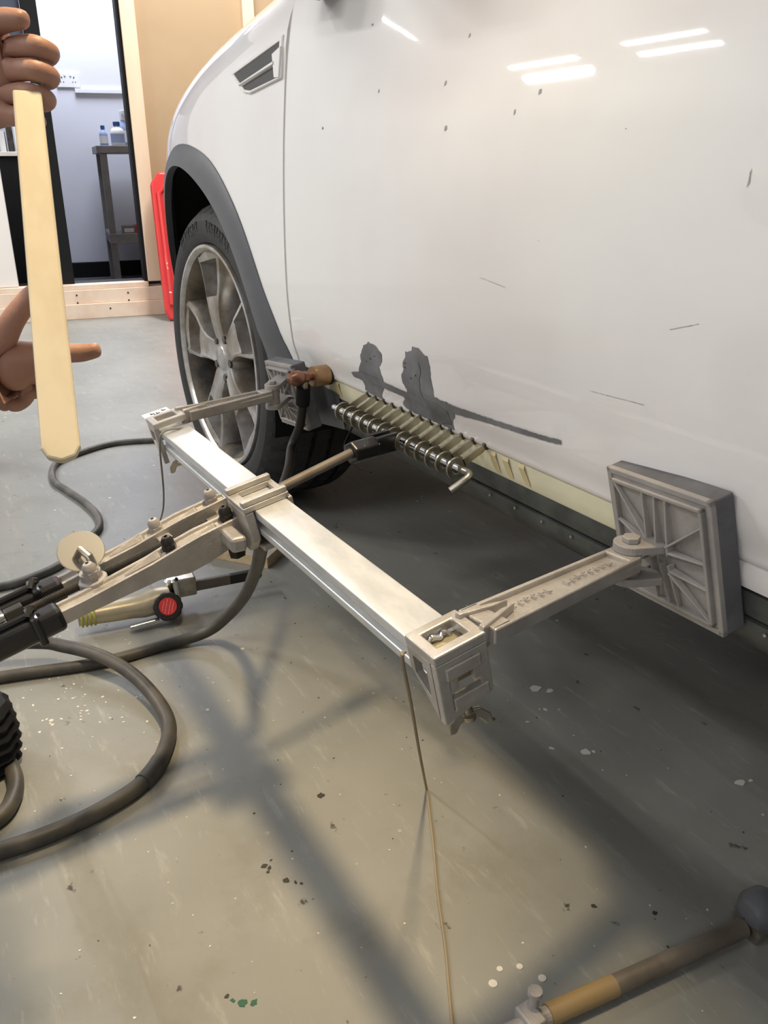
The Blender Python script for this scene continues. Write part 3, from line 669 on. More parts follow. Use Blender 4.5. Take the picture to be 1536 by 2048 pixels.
# --- end clamp (cast box frame around the beam); x0<x1
def clamp(x0, x1, near):
    y0, y1, z0, z1 = .308, .357, .356, .419
    th = .009
    m = MB(); m.ring([(x0, y0), (x1, y0), (x1, y1), (x0, y1)], [(x0 + .009, y0 + .010), (x1 - .010, y0 + .010), (x1 - .010, y1 - .010), (x0 + .009, y1 - .010)], z1 - th, z1); m.build('clamp_top', M_cast, puller, bevel=.0015)
    FR = frame((0, 0, 0), (1, 0, 0), (0, 0, 1)); Z = z1 - th - .0002     # local z = -y
    for yy in (y0 + .0004, y1 - .0074):
        m = MB(); m.ring([(x0 + .0004, Z), (x1 - .0085, Z), (x1 - .0085, z0 - .002), (x0 + .0004, z1 - .030)], [(x0 + .007, Z - .007), (x1 - .016, Z - .007), (x1 - .016, z0 + .016), (x0 + .007, z1 - .034)], -yy - .007, -yy, FR)
        m.build('clamp_cheek', M_cast, puller, bevel=.001)
    if near:
        EX = frame((0, 0, 0), (0, 1, 0), (0, 0, 1)); X0, X1 = x1 - .008, x1 - .0004    # local z = x
        m = MB(); m.ring([(y0 + .0004, Z), (y1 - .0004, Z), (y1 - .0004, z0 + .006), (y0 + .0004, z0 - .004)], [(y0 + .011, Z - .006), (y1 - .011, Z - .006), (y1 - .011, z0 + .013), (y0 + .011, z0 + .006)], X0, X1, EX); m.build('clamp_end', M_cast, puller, bevel=.0012)
        for a, b, c_, d in ((y0 + .008, y1 - .009, z1 - .0265, z1 - .0150), (y0 + .011, y1 - .005, z0 + .006, z0 + .018)):
            m = MB(); m.box((x1 - .0025, (a + b) / 2, (c_ + d) / 2), (.008, b - a, d - c_)); m.build('gib_block', M_cast, puller, bevel=.001)
        for yy in (y0 + .0145, y1 - .0125):
            m = MB(); m.box((x1 - .0035, yy, (z0 + z1) / 2 - .001), (.006, .007, .011)); m.build('clamp_tongue', M_cast, puller, bevel=.0008)
        m = MB(); m.box((x1 - .014, (y0 + y1) / 2, (z0 + z1) / 2 - .002), (.006, .026, .016)); m.build('clamp_core', M_gold, puller)
        m = MB(); m.box(((x0 + x1) / 2 - .001, (y0 + y1) / 2, z1 - .0125), (.022, .033, .003)); m.build('clamp_shim', M_gold, puller, bevel=.001)
        m = MB(); m.tube(spline([(x0 + .012, .321, z1 - .011), (x0 + .011, .326, z1 - .006), (x0 + .013, .332, z1 - .009), (x0 + .011, .337, z1 - .006), (x0 + .013, .342, z1 - .011)], 4), .0018, 8); m.build('spring_clip', M_chrome, puller, smooth=True)
    c = V((x1 - .008) if near else (x0 + .02), y0 + .026, z0 - .004)
    m = MB(); m.lathe([(.004, .006), (.004, -.006), (.0065, -.007), (.0055, -.012)], Matrix.Translation(c), 16, caps=True)
    m.build('clamp_bolt', M_steel, puller, smooth=True)
    for sg in (-1, 1):
        m = MB(); m.prism([(.003, .002), (.010, .001), (.018, -.008), (.019, -.018), (.013, -.018), (.008, -.010), (.003, -.009)], -.0018, .0018, Matrix.Translation(c + V(0, 0, -.004)) @ Matrix.Rotation(math.radians(75), 4, 'Z') @ Matrix.Diagonal((sg, 1, 1, 1)) @ Matrix.Rotation(PI / 2, 4, 'X'))
        m.build('wing_nut', M_steel, puller, bevel=.0012)
clamp(-.500, -.458, True)
clamp(-1.222, -1.180, False)
m = MB(); m.box((-1.236, .330, .412), (.040, .040, .004)); m.build('label_plate', M_bplast, puller, bevel=.001)
m = MB()
for a, b in ((-1.244, .322), (-1.240, .330), (-1.236, .326), (-1.232, .336), (-1.245, .340)): m.box((a, b, .4145), (.006, .0012, .0006)); m.box((a + .002, b + .002, .4145), (.0012, .005, .0006))
m.build('pen_marks', M_black, puller)
XF = None
# --- arms with channel, pad pivots
def arm(p0, p1, w0, w1, h, nm='arm'):
    p0, p1 = V(*p0), V(*p1); L_ = (p1 - p0).length; M = frame(p0, p1 - p0, None, (0, 0, 1))
    m = MB()
    m.box((L_ / 2, 0, -h / 2 - .003), (L_, w0 * .8, h - .004), M)                        # web
    for s_ in (-1, 1):
        pts = [(0, s_ * w0 / 2), (L_, s_ * w1 / 2), (L_, s_ * (w1 / 2 - .0045)), (0, s_ * (w0 / 2 - .0045))]
        m.prism(pts, -h, 0, M)
    m.box((L_ - .006, 0, -h / 2), (.018, w1 - .002, h), M)
    m.box((.010, 0, -h / 2), (.02, w0 - .002, h), M)
    o = m.build(nm, M_cast, puller, bevel=.0015)
    # casting letters: small raised ticks
    m = MB(); rnd = random.Random(5)
    for k in range(16):
        x_ = L_ * .22 + k * L_ * .042
        if k in (6, 7): continue
        m.box((x_, rnd.uniform(-.001, .001), -.0030), (.0012, .0065, .0012), M); m.box((x_ + .002, rnd.choice((-.0025, 0, .0025)), -.0030), (.0035, .0012, .0012), M)
    m.build('cast_lettering', M_cast, puller)
    return M, L_
ZA = .4235
M1, L1 = arm((-.476, .3575, ZA), (-.508, .550, ZA + .003), .042, .032, .014)
M2, L2 = arm((-1.200, .3575, ZA), (-1.245, .508, ZA + .002), .034, .022, .015)
for M, a in ((M1, .024), (M2, .018)):
    for s_ in (-1, 1):
        m = MB(); m.prism([(-.008, s_ * a * .55 - .003), (.024, s_ * a * .25 - .002), (.040, s_ * a * .15), (.024, s_ * a * .25 + .003), (-.008, s_ * a * .55 + .003)], -.018, .003, M); m.build('gusset', M_cast, puller, bevel=.0012)
def pad(c, yaw, pitch, roll, wid, hei, pivot, ztop):
    """c = centre of front face"""
    B = Matrix(((1, 0, 0, 0), (0, 0, -1, 0), (0, 1, 0, 0), (0, 0, 0, 1)))
    M = Matrix.Translation(c) @ Matrix.Rotation(yaw, 4, 'Z') @ Matrix.Rotation(pitch, 4, 'X') @ B @ Matrix.Rotation(roll, 4, 'Z')
    hw, hh = wid / 2, hei / 2
    root = MB(); root.box((0, 0, -.015), (wid, hei, .022), M)
    rb = root.build('pad', M_padr, puller, bevel=.002)
    m = MB(); m.box((0, 0, -.003), (wid - .012, hei - .012, .003), M)
    m.build('pad_plate', M_castd, rb, bevel=.0008)
    m = MB()
    for a, b in (((-hw, hh - .003), (hw, hh - .003)), ((-hw, -hh + .003), (hw, -hh + .003))): m.box((0, a[1], -.003), (wid, .006, .006), M)
    for a in (-hw + .003, hw - .003): m.box((a, 0, -.003), (.006, hei, .006), M)
    m.build('pad_rim', M_castd, rb, bevel=.001)
    m = MB()
    e = .0085
    for a in (hh - e - .002, -hh + e + .002): m.box((0, a, .001), (wid - 2 * e, .004, .006), M)
    for a in (-hw + e + .002, hw - e - .002): m.box((a, 0, .001), (.004, hei - 2 * e, .006), M)
    m.build('pad_frame', M_castd, rb, bevel=.001)
    ux, uy = hw - e - .003, hh - e - .003
    ribs = [((-.012, .0), (-.016, uy)), ((.0, .004), (.0, uy)), ((.014, 0), (.014, uy)), ((.012, .008), (ux, uy * .72)), ((-.012, .008), (-ux, uy)),
            ((-.02, .005), (-ux, .016)), ((.014, .003), (ux, .004)), ((-.02, -.014), (-ux, -.010)), ((.014, -.016), (ux, -.022)),
            ((.012, -.018), (ux, -uy)), ((-.012, -.018), (-ux, -uy)), ((-.010, -.01), (-.012, -uy)), ((.002, -.012), (.004, -uy)), ((.013, -.01), (.016, -uy))]
    for a, b in ribs:
        a, b = V(a[0], a[1], 0), V(b[0], b[1], 0); d = b - a; q = d.cross(V(0, 0, 1)).normalized() * .0016
        m = MB(); m.add([M @ p for p in [a - q, a + q, b + q * .8, b - q * .8, a - q * .7 + V(0, 0, .008), a + q * .7 + V(0, 0, .008), b + q * .6 + V(0, 0, .0035), b - q * .6 + V(0, 0, .0035)]],
                        [(3, 2, 1, 0), (4, 5, 6, 7), (0, 1, 5, 4), (1, 2, 6, 5), (2, 3, 7, 6), (3, 0, 4, 7)]); m.build('rib', M_castd, rb, bevel=.0008)
    # pivot bracket : two horizontal ears and vertical bolt
    piv = V(*pivot)
    for z0, z1 in ((ztop, ztop + .008), (ztop - .032, ztop - .024)):
        dirv = (V(c[0], c[1], 0) - V(piv.x, piv.y, 0)); Ld = dirv.length; Mq = frame((piv.x, piv.y, 0), (dirv.x, dirv.y, 0), None, (0, 0, 1))
        m = MB(); er = .016 if wid > .12 else .0125; pts = [(Ld, -.012), (Ld, .012)] + [(er * math.cos(t_), er * math.sin(t_)) for t_ in (lerp(PI / 2, 3 * PI / 2, i / 14) for i in range(15))]
        m.prism(pts, z0, z1, Mq); m.build('pivot_ear', M_castd, puller, bevel=.001)
    m = MB(); m.prism(ngon(er * .55), ztop + .008, ztop + .0135, Matrix.Translation((piv.x, piv.y, 0))); m.build('pivot_bolt', M_castd, puller, bevel=.001)
    m = MB(); m.lathe([(.011, ztop - .024), (.011, ztop)], Matrix.Translation((piv.x, piv.y, 0)), 20, caps=True); m.build('pivot_barrel', M_castd, puller, smooth=True)
    return M
pad((-.4955, .582, .4235), -.078, .218, .075, .134, .134, (-.510, .556, 0), .4235)
pad((-1.304, .565, .394), .02, .198, .106, .112, .112, (-1.250, .519, 0), .4225)

XF = TILT
# --- sliding carriage on the beam
cx0, cx1 = -.888, -.832
m = MB(); m.ring([(cx0, .303), (cx1, .303), (cx1, .359), (cx0, .359)], [(cx0 + .010, .315), (cx1 - .010, .315), (cx1 - .010, .352), (cx0 + .010, .352)], .4045, .411); m.build('carriage_top', M_cast, puller, bevel=.001)
for x in (cx0 + .005, cx1 - .005):
    m = MB(); m.box((x, .331, .4145), (.0085, .055, .0068)); m.build('carriage_rail', M_cast, puller, bevel=.0015)
m = MB(); m.prism([(cx0, .4043), (cx1, .4043), (cx1, .368), (cx1 - .018, .350), (cx0 + .012, .350), (cx0, .372)], -.3145, -.3032, frame((0, 0, 0), (1, 0, 0), (0, 0, 1))); m.build('carriage_side', M_cast, puller, bevel=.002)
m = MB(); m.box(((cx0 + cx1) / 2, .336, .3535), (.05, .042, .008)); m.build('carriage_base', M_cast, puller, bevel=.002)
m = MB(); m.box(((cx0 + cx1) / 2, .3600, .378), (.05, .007, .05)); m.build('carriage_cheek', M_cast, puller, bevel=.002)
XF = None
# --- tool axis
TA = V(-.91, .38, .394); TD = V(.08711182, -.97274864, -.21487582); TS = V(.99601416, .0891953, 0); TU = V(.01916591, -.21401936, .97664138)
MTool = frame(TA, TD, None, TU)     # local x along tool, z up ; y = z x x
sg = 1 if (MTool.to_3x3() @ V(0, 1, 0)).dot(TS) > 0 else -1
def TT(t_, s_, u_): return MTool @ V(t_, sg * s_, u_)
m = MB(); m.box(((cx0 + cx1) / 2 + .006, .294, .366), (.056, .018, .018)); m.build('carriage_lug', M_cast, puller, bevel=.004)
def lever(sc, t0, hw, nm):
    # side profile in (t, height) : deep in the middle, tapering; top channel
    m = MB()
    ts = [(t0 + .000, .006, -.020, .8), (t0 + .018, .006, -.024, .9), (t0 + .060, .006, -.030, 1), (t0 + .085, .004, -.031, 1), (t0 + .120, .0, -.022, .95), (t0 + .20, -.004, -.020, .9), (t0 + .30, -.004, -.020, .9), (t0 + .42, -.004, -.020, .9)]
    P = []
    for t_, zt, zb, k in ts:
        h_ = hw * k
        P.append([TT(t_, sc - h_, zb), TT(t_, sc - h_, zt), TT(t_, sc - h_ + .004, zt), TT(t_, sc - h_ + .0055, zt - .004), TT(t_, sc + h_ - .0055, zt - .004), TT(t_, sc + h_ - .004, zt), TT(t_, sc + h_, zt), TT(t_, sc + h_, zb), TT(t_, sc - h_, zb)])
    m.grid(P); m.add([p for p in P[0][:8]], [tuple(range(8))]); m.add([p for p in P[-1][:8]], [tuple(range(8))])
    o = m.build(nm, M_cast, puller, bevel=.0008)
    for ta, tb in ((.035, .075), (.105, .150)):
        for w_ in (0,):
            m = MB(); m.add([TT(t0 + ta, sc - .002, .000), TT(t0 + ta + .004, sc - .007, .0), TT(t0 + tb, sc - .002, -.004), TT(t0 + tb, sc + .002, -.004), TT(t0 + ta + .004, sc + .007, 0), TT(t0 + ta, sc + .002, 0),
                             TT(t0 + ta + .004, sc, .008), TT(t0 + tb, sc, -.002)], [(0, 1, 6), (1, 2, 7, 6), (2, 3, 7), (3, 4, 6, 7), (4, 5, 6), (5, 0, 6), (0, 1, 2, 3, 4, 5)]); m.build('cast_rib', M_cast, puller, bevel=.0008)
    return o
lever(.028, .064, .013, 'lever_arm'); lever(-.028, .062, .012, 'lever_arm')
def nutstack(t_, s_, u_, r=.0085, mt=M_bolt, k=1):
    m = MB(); M = MTool @ Matrix.Translation((t_, sg * s_, u_))
    m.prism(ngon(r), 0, .007 * k, M); m.build('nut', mt, puller, bevel=.0008)
    m = MB(); m.lathe([(r * .86, .007 * k), (r * .86, .012 * k), (r * .55, .016 * k), (.002, .017 * k)], M, 16); m.build('nut_dome', mt, puller, smooth=True)
nutstack(.085, .026, .003); nutstack(.078, -.030, .003, mt=M_castd)
nutstack(.158, .026, .0); nutstack(.152, -.028, .0, mt=M_castd)
m = MB(); m.lathe([(.0075, -.045), (.0075, .003)], MTool @ Matrix.Translation((.085, sg * .026, 0)), 14, caps=True); m.lathe([(.010, -.046), (.010, -.034)], MTool @ Matrix.Translation((.085, sg * .026, 0)), 6, caps=True); m.build('pivot_pin', M_bolt, puller)
m = MB(); m.box((.072, 0, -.010), (.020, .075, .012), MTool); m.build('lever_bracket', M_cast, puller, bevel=.002)
m = MB(); m.box((.150, 0, -.008), (.016, .040, .012), MTool); m.build('lever_spacer', M_castd, puller, bevel=.0015)
# threaded rod (thread by radius modulation)
def rod(t0, t1, r, nm, mt, s_=0, u_=-.006, pitch=.0022):
    n = int((t1 - t0) / pitch * 2); pts = [TT(lerp(t0, t1, i / n), s_, u_) for i in range(n + 1)]
    m = MB(); m.tube(pts, [r * (1 if i % 2 else .84) for i in range(n + 1)], 12); m.build(nm, mt, puller, smooth=True)
rod(.10, .36, .0055, 'threaded_rod', M_dsteel)
m = MB(); m.tube([TT(.0, 0, -.006), TT(.10, 0, -.006)], .0062, 14); m.build('draw_rod', M_dusty, puller, smooth=True)
# pivot block with bow handle and clear disc
m = MB(); m.lathe([(.016, -.014), (.016, -.002), (.012, .0), (.012, .008)], MTool @ Matrix.Translation((.243, sg * .006, 0)), 20, caps=True); m.build('swivel_block', M_castd, puller, bevel=.001)
nutstack(.243, .012, .004, r=.009, mt=M_castd)
m = MB(); m.tube([TT(.247, -.018, -.004), TT(.246, -.020, .016), TT(.240, -.013, .026), TT(.236, -.003, .020), TT(.235, .0, .004)], .0045, 10); m.build('bow_handle', M_steel, puller, smooth=True)
Md = axis(TT(.238, -.026, .018), V(.62, -.12, .78))
m = MB(); m.lathe([(.001, -.0008), (.0245, -.0008), (.0255, 0), (.0245, .0008), (.001, .0008)], Md, 36); m.build('plastic_disc', M_disc, puller, smooth=True)
# black end sockets and collars
M_gb = mat('gloss_black_casting', (.010, .010, .011), .28, coat=.5, bump=.1, bscale=200)
for sc, t0 in ((.030, .288), (-.026, .270)):
    m = MB(); m.box((t0 + .10, sg * sc, -.012), (.20, .026, .027), MTool); m.build('end_socket', M_gb, puller, bevel=.006, seg=3)
    m = MB(); m.box((t0 + .028, sg * sc, -.012), (.009, .034, .035), MTool); m.build('socket_collar', M_gb, puller, bevel=.003)
    m = MB(); m.tube([TT(t0 + .03, sc, .004), TT(t0 + .19, sc, .003)], .004, 8); m.build('socket_spine', M_gb, puller, smooth=True)
    m = MB(); m.tube([TT(t0 + .022, sc - .006, .005), TT(t0 + .026, sc, .011), TT(t0 + .032, sc + .006, .005)], .0035, 8); m.build('socket_lug', M_gb, puller, smooth=True)
m = MB(); m.lathe([(.010, 0), (.010, .018), (.008, .020)], frame(TT(.318, 0.004, -.002), TS, None, TD), 6, caps=True); m.build('coupling_nut', M_bolt, puller, bevel=.001)
m = MB(); m.lathe([(.011, 0), (.012, .004), (.012, .05)], frame(TT(.338, 0.004, -.002), TS, None, TD), 20, caps=True); m.build('coupling', M_chrome, puller, smooth=True)
# standing foot at the outer end (left frame edge)
ft = V(-1.095, .004, 0)
m = MB(); m.tube([TT(.46, 0, -.02), V(-.95, -.05, .22), ft + V(0, 0, .10)], .016, 12); m.build('foot_post', M_gb, puller, smooth=True)
prof = []
for i in range(13): prof.append((.040 + (.006 if i % 2 else 0) + .006 * math.sin(i / 12 * PI), .008 * i + .002))
m = MB(); m.lathe([(.02, .0)] + prof + [(.02, .102)], Matrix.Translation(ft), 40, f=lambda i, k: (.0025 if k % 4 < 2 else 0) if 0 < i < 14 else 0); m.build('rubber_foot', M_black, puller)

# --- hook block in front, pulling on the pin
HB = TT(-.150, 0, -.004)
hdir = (V(-.940, .545, .422) - V(-.910, .40, .396)).normalized()
h0 = V(-.900, .364, .390)
m = MB(); m.tube([h0, h0 + hdir * .145], .0062, 14); m.build('draw_rod', M_dusty, puller, smooth=True)
MH = frame(h0 + hdir * .126, hdir, None, (0, 0, 1))
m = MB(); m.lathe([(.0155, 0), (.0155, .040)], MH @ Matrix.Rotation(PI / 2, 4, 'Y'), 6, caps=True); m.build('hook_body', M_gb, puller, bevel=.002)
for s_ in (-1, 1):
    m = MB(); m.box((.055, s_ * .0085, .003), (.036, .008, .024), MH); m.build('hook_jaw', M_gb, puller, bevel=.0015)

# ------------------------------------------------------------------ pull tabs + pin
PXY = (.566, .4145)   # y, z of the pin
def make_tab(x):
    y1 = ysurf(x, .436)
    t = thing('pull_tab', '', 'pull tab', (x, y1, .431), 'steel pull tabs glued along the sill')
    d = V(0, PXY[0] - y1, PXY[1] - .4345); L_ = d.length
    M = frame((x, y1, .4345), d, None, (1, 0, 0))   # local x outward, z = world x
    def Q(a, b, c): return M @ V(a, b, c)
    th = .0016
    # shank polygon and ring built as one flat plate with hole
    R0, R1 = .0138, .0074; n = 24
    m = MB(); vs = []; fs = []
    for zz in (-th, th):
        for r in (R0, R1):
            for k in range(n):
                a = 2 * PI * k / n; vs.append(Q(L_ + r * math.cos(a), r * math.sin(a), zz))
    for k in range(n):
        j = (k + 1) % n
        fs += [(k, j, n + j, n + k), (2 * n + k, 2 * n + j, 3 * n + j, 3 * n + k), (k, j, 2 * n + j, 2 * n + k), (n + k, n + j, 3 * n + j, 3 * n + k)]
    m.add(vs, fs); m.build('eye_ring', M_steel, t, bevel=.0004)
    m = MB(); m.prism([(-.002, -.002), (-.002, .002), (.006, .0045), (L_ - .0110, .0048), (L_ - .0110, -.0048), (.006, -.0045)], -th, th, M); m.build('shank', M_steel, t)
    m = MB(); m.box((-.0005, 0, 0), (.004, .009, .006), M); m.build('weld_foot', M_dsteel, t, bevel=.001)
    return t
tabx = [-1.098, -1.073, -1.049, -1.024, -.999, -.974, -.949, -.925, -.900, -.876, -.851, -.827, -.802]
place = ['first tab, nearest the front wheel', 'second tab from the front wheel end', 'third tab from the front wheel end', 'fourth tab from the front wheel end', 'fifth from the wheel end', 'held behind the black hook block', 'just rearward of the black hook',
         'sixth tab from the bent pin end', 'fifth tab from the bent pin end', 'fourth tab from the bent pin end', 'third tab from the bent pin end', 'second tab from the bent pin end', 'last, beside the pin bend']
proto = make_tab(tabx[0])
for i, x in enumerate(tabx):
    if i == 0: t = proto
    else:
        t = proto.copy(); COL.objects.link(t); t.location = proto.location + V(x - tabx[0], ysurf(x, .436) - ysurf(tabx[0], .436), 0)
        for ch in list(proto.children):
            c = ch.copy(); COL.objects.link(c); c.parent = t
    t['label'] = 'steel pull tab with round eye on the sill, ' + place[i]
t = thing('pull_pin', 'polished steel pin with bent end threaded through the pull tab eyes', 'pin', (-.95, PXY[0], PXY[1]))
y, z = PXY
m = MB(); m.tube([(-1.128, y, z), (-.79, y, z)], .0040, 12); m.build('pin_shaft', M_chrome, t, smooth=True)
m = MB(); m.tube(spline([(-.79, y, z), (-.780, y, z), (-.774, y - .004, z - .002), (-.774, y - .012, z - .007), (-.779, y - .026, z - .017)], 6), .0044, 12); m.build('bent_end', M_steel, t, smooth=True)

# ------------------------------------------------------------------ earth clamp (brass) + cable
t = thing('earth_electrode', 'brass cylinder electrode with copper nut pressed on the front of the sill', 'electrode', (-1.17, .60, .44))
e0 = V(-1.225, ysurf(-1.225, .440) - .001, .440); ed = V(.01, -.075, .003).normalized()
Me = axis(e0, ed)
m = MB(); m.lathe([(.0165, .0), (.0165, .005)], Me, 32, caps=True); m.build('contact_disc', M_bolt, t, smooth=True)
m = MB(); m.lathe([(.0160, .004), (.0165, .006), (.0165, .030), (.0155, .032)], Me, 32, caps=True); m.build('brass_body', M_brass, t, smooth=True)
m = MB(); m.lathe([(.0060, .031), (.0060, .052)], Me, 16, caps=True); m.build('stud', M_copper, t, smooth=True)
m = MB(); m.lathe([(.0105, .042), (.0105, .050)], Me, 6, caps=True); m.build('nut', M_copper, t, bevel=.001)
m = MB(); m.lathe([(.0095, .050), (.0125, .056), (.0120, .066), (.0080, .074), (.001, .076)], Me, 20); m.build('dome_nut', M_copper, t, smooth=True)
lug = e0 + ed * .047
m = MB(); m.box(tuple(lug + V(.0, -.001, -.012)), (.014, .008, .022)); m.build('cable_lug', M_steel, t, bevel=.002)
cable = [lug + V(0, -.002, -.018), lug + V(0, -.006, -.06), V(-1.195, .53, .33), V(-1.17, .47, .27), V(-1.10, .42, .27), V(-1.03, .39, .30), V(-.96, .36, .335)]
cable = [lug + V(0, -.002, -.018), lug + V(-.010, .0, -.045), lug + V(-.022, -.002, -.085), V(-1.245, .545, .323), V(-1.19, .515, .312), V(-1.136, .48, .303), V(-1.05, .42, .295), V(-.97, .375, .306)]
t2 = thing('earth_cable', 'flat black earth cable hanging from the brass electrode', 'cable', tuple(cable[1]))
m = MB(); m.tube(spline(cable, 8), .0075, 12); m.build('cable_jacket', M_bolt, t2, smooth=True)
m = MB(); m.tube([cable[0] + V(0, 0, .004), cable[1]], .0115, 12); m.build('sleeve', M_black, t2, smooth=True)
# thin wires near the sill
m = MB(); m.tube(spline([(-1.12, .595, .385), (-1.125, .58, .350), (-1.10, .58, .33), (-1.05, .585, .33)], 8), .0014, 6); tag(m.build('thin_wire', M_black, smooth=True), 'thin black wire curling below the first pull tabs', 'wire')
m = MB(); m.tube([(-1.185, .597, .398), (-1.105, .594, .402)], .0030, 8); m.tube([(-1.185, .597, .390), (-1.10, .594, .394)], .0030, 8); tag(m.build('metal_rod', M_steel, smooth=True), 'short grey rod lying along the sill before the first tab', 'rod')

# ------------------------------------------------------------------ hoses
def hose(pts, r, name, label, mt, joins=(), cat='hose'):
    t = thing(name, label, cat, (pts[0][0], pts[0][1], 0))
    P = spline([(x, y, z) for x, y, z in pts], 10)
    m = MB(); m.tube(P, r, 16); m.build('hose_body', mt, t, smooth=True)
    for j, l in joins:
        a = int(j * (len(P) - 1)); seg = P[a:a + l]
        m = MB(); m.tube(seg, r * 1.13, 16); m.build('hose_sleeve', mt, t, smooth=True)
    return t
RH = .0095
hose([(-.945, .364, .340), (-.9472, .3663, .31), (-1.015, .388, .255), (-1.0842, .4076, .20), (-1.1556, .4133, .125), (-1.2194, .403, .06), (-1.2511, .3721, .022), (-1.2675, .3067, RH), (-1.268, .20, RH), (-1.2997, .0754, RH), (-1.34, -.10, RH)], RH, 'welder_cable', 'thick black cable dropping from the beam and crossing the floor leftward', M_hose, ((.0, 12),), 'cable')
hose([(-1.40, -.06, .05), (-1.3358, .1084, .040), (-1.3009, .1556, .036), (-1.2458, .1979, .0345), (-1.1865, .2287, .026), (-1.1121, .2452, .018), (-1.0446, .245, .011), (-.983, .217, .011), (-.941, .178, .011), (-.9198, .131, .011), (-.9077, .0742, .011), (-.9067, .0005, .011), (-.92, -.10, .011)], RH * 1.12, 'air_hose', 'thick dusty hose looping over the cable in the left foreground', M_hose, ((.60, 9),))
hose([(-1.13, -.04, .011), (-1.0851, .0245, .011), (-1.0506, .0362, .011), (-1.0012, .0299, .011), (-.9619, .0, .011), (-.95, -.08, .011)], RH * 1.1, 'hose_coil', 'dusty black hose coil end cut by the left frame edge', M_hose)
hose([(-2.38, .80, .007), (-2.41, .70, .007), (-2.42, .64, .007), (-2.455, .52, .007), (-2.42, .42, .007), (-2.35, .335, .007), (-2.22, .305, .007), (-2.12, .32, .007), (-2.02, .338, .007), (-1.92, .345, .007), (-1.84, .330, .007), (-1.77, .28, .007), (-1.69, .22, .007), (-1.655, .155, .007), (-1.645, .09, .007), (-1.66, -.05, .007)], .0085, 'thin_air_line', 'thin grey air line winding over the pale floor behind the puller', M_hoseg)
# cords hanging from the clamps
t = thing('retaining_cord', 'dusty cord hanging from the near clamp and trailing along the floor', 'cord', (-.75, .49, 0))
m = MB(); m.tube(spline([(-.491, .3010, .404), (-.4925, .3000, .396), (-.556, .348, .30), (-.654, .421, .15), (-.7512, .4943, .0022)], 6), .0017, 8); m.build('hanging_length', M_cord, t, smooth=True)
m = MB(); m.tube(spline([(-.7512, .4943, .0022), (-.6717, .452, .002), (-.5977, .4105, .002), (-.5345, .3780, .002), (-.4626, .3373, .002), (-.36, .285, .002)], 6), .0015, 8); m.build('floor_length', M_cord, t, smooth=True)
t = thing('looped_cord', 'thin grey cord looped over the far end of the beam', 'cord', (-1.17, .33, .30))
m = MB(); m.tube(spline([(-1.172, .358, .402), (-1.168, .338, .4062), (-1.166, .316, .405), (-1.17, .309, .385), (-1.27, .33, .25), (-1.40, .33, .13), (-1.55, .36, .0022), (-1.62, .35, .0022)], 6), .0014, 8); m.build('cord_strand', M_cordg, t, smooth=True)

# ------------------------------------------------------------------ floor things
t = thing('timber_block', 'short pine board lying on the floor under the puller', 'timber', (-1.55, .56, 0))
q = [(-1.467, .577), (-1.590, .487), (-1.645, .551), (-1.521, .640)]
m = MB(); m.prism(q, .0, .024); m.v = m.v; m.m[1] = 1; m.build('board', [M_board, M_boardtop], t, bevel=.001)
# air belt sander
t = thing('belt_sander', 'air belt sander with red round badge lying under the lever arms', 'belt sander', (-1.40, .33, 0))
gz = .032
def gp(a, b, z=gz): return V(a, b, z)
g0, g1 = V(-1.395, .215, gz), V(-1.378, .345, gz)
Mg = frame(g0, g1 - g0, None, (0, 0, 1))
Lg = (g1 - g0).length
m = MB(); prof = [(-.02, .017), (.0, .018), (.03, .020), (.07, .021), (.09, .024), (.11, .026), (Lg + .006, .025)]
P = []
for x_, r in prof: P.append([Mg @ V(x_, r * math.copysign(abs(math.cos(a)) ** .8, math.cos(a)), r * .85 * math.copysign(abs(math.sin(a)) ** .8, math.sin(a)) + (.004 if x_ > .1 else 0)) for a in (2 * PI * k / 20 for k in range(21))])
m.grid(P); m.add(P[0][:20], [tuple(range(20))]); m.add(P[-1][:20], [tuple(range(20))]); m.build('sander_body', M_gold, t, smooth=True)
m = MB()
for k in range(4): m.lathe([(.0185, 0), (.0200, .001), (.0200, .003), (.0185, .004)], Mg @ Matrix.Translation((-.016 + k * .007, 0, 0)) @ Matrix.Rotation(PI / 2, 4, 'Y'), 20)
m.build('grip_rings', mat('yellow_green_rings', (.42, .42, .08), .5), t, smooth=True)
tocam = V(.72, -.33, .42).normalized()
hc = V(-1.350, .340, .035)
Mh = axis(hc, V(.80, -.22, .42))
m = MB(); m.lathe([(.024, -.02), (.0255, -.016), (.0255, .008), (.023, .011), (.0185, .0115), (.0185, .0108), (.001, .0108)], Mh, 40, f=lambda i, k: -.0012 if (k % 4 == 0 and i in (1, 2)) else 0); m.build('head_cap', M_bolt, t, smooth=True)
m = MB(); m.lathe([(.0001, .0122), (.0150, .0122), (.0155, .0112)], Mh, 32); m.build('red_badge', M_red, t, smooth=True)
m = MB(); rnd = random.Random(11)
for row, hw_ in ((.008, .008), (.003, .011), (-.003, .011), (-.008, .008)):
    x_ = -hw_
    while x_ < hw_:
        l = rnd.uniform(.001, .0022); m.box((x_, row, .0123), (l, .0016, .0003), Mh @ Matrix.Rotation(.4, 4, 'Z')); x_ += l + .0009
m.build('badge_print', mat('badge_print_pink', (.75, .30, .28), .5), t)
m = MB(); m.lathe([(.014, -.03), (.015, .0), (.013, .022), (.008, .026)], Matrix.Translation(V(-1.395, .362, .040)), 20, caps=True); m.build('head_neck', M_chrome, t, smooth=True)
ad = (V(-1.385, .520, 0) - V(-1.40, .385, 0)).normalized(); Ma = frame((-1.402, .376, .036), ad, None, (0, 0, 1))
m = MB(); m.box((.012, 0, .008), (.036, .032, .036), Ma); m.build('arm_mount', M_steel, t, bevel=.003)
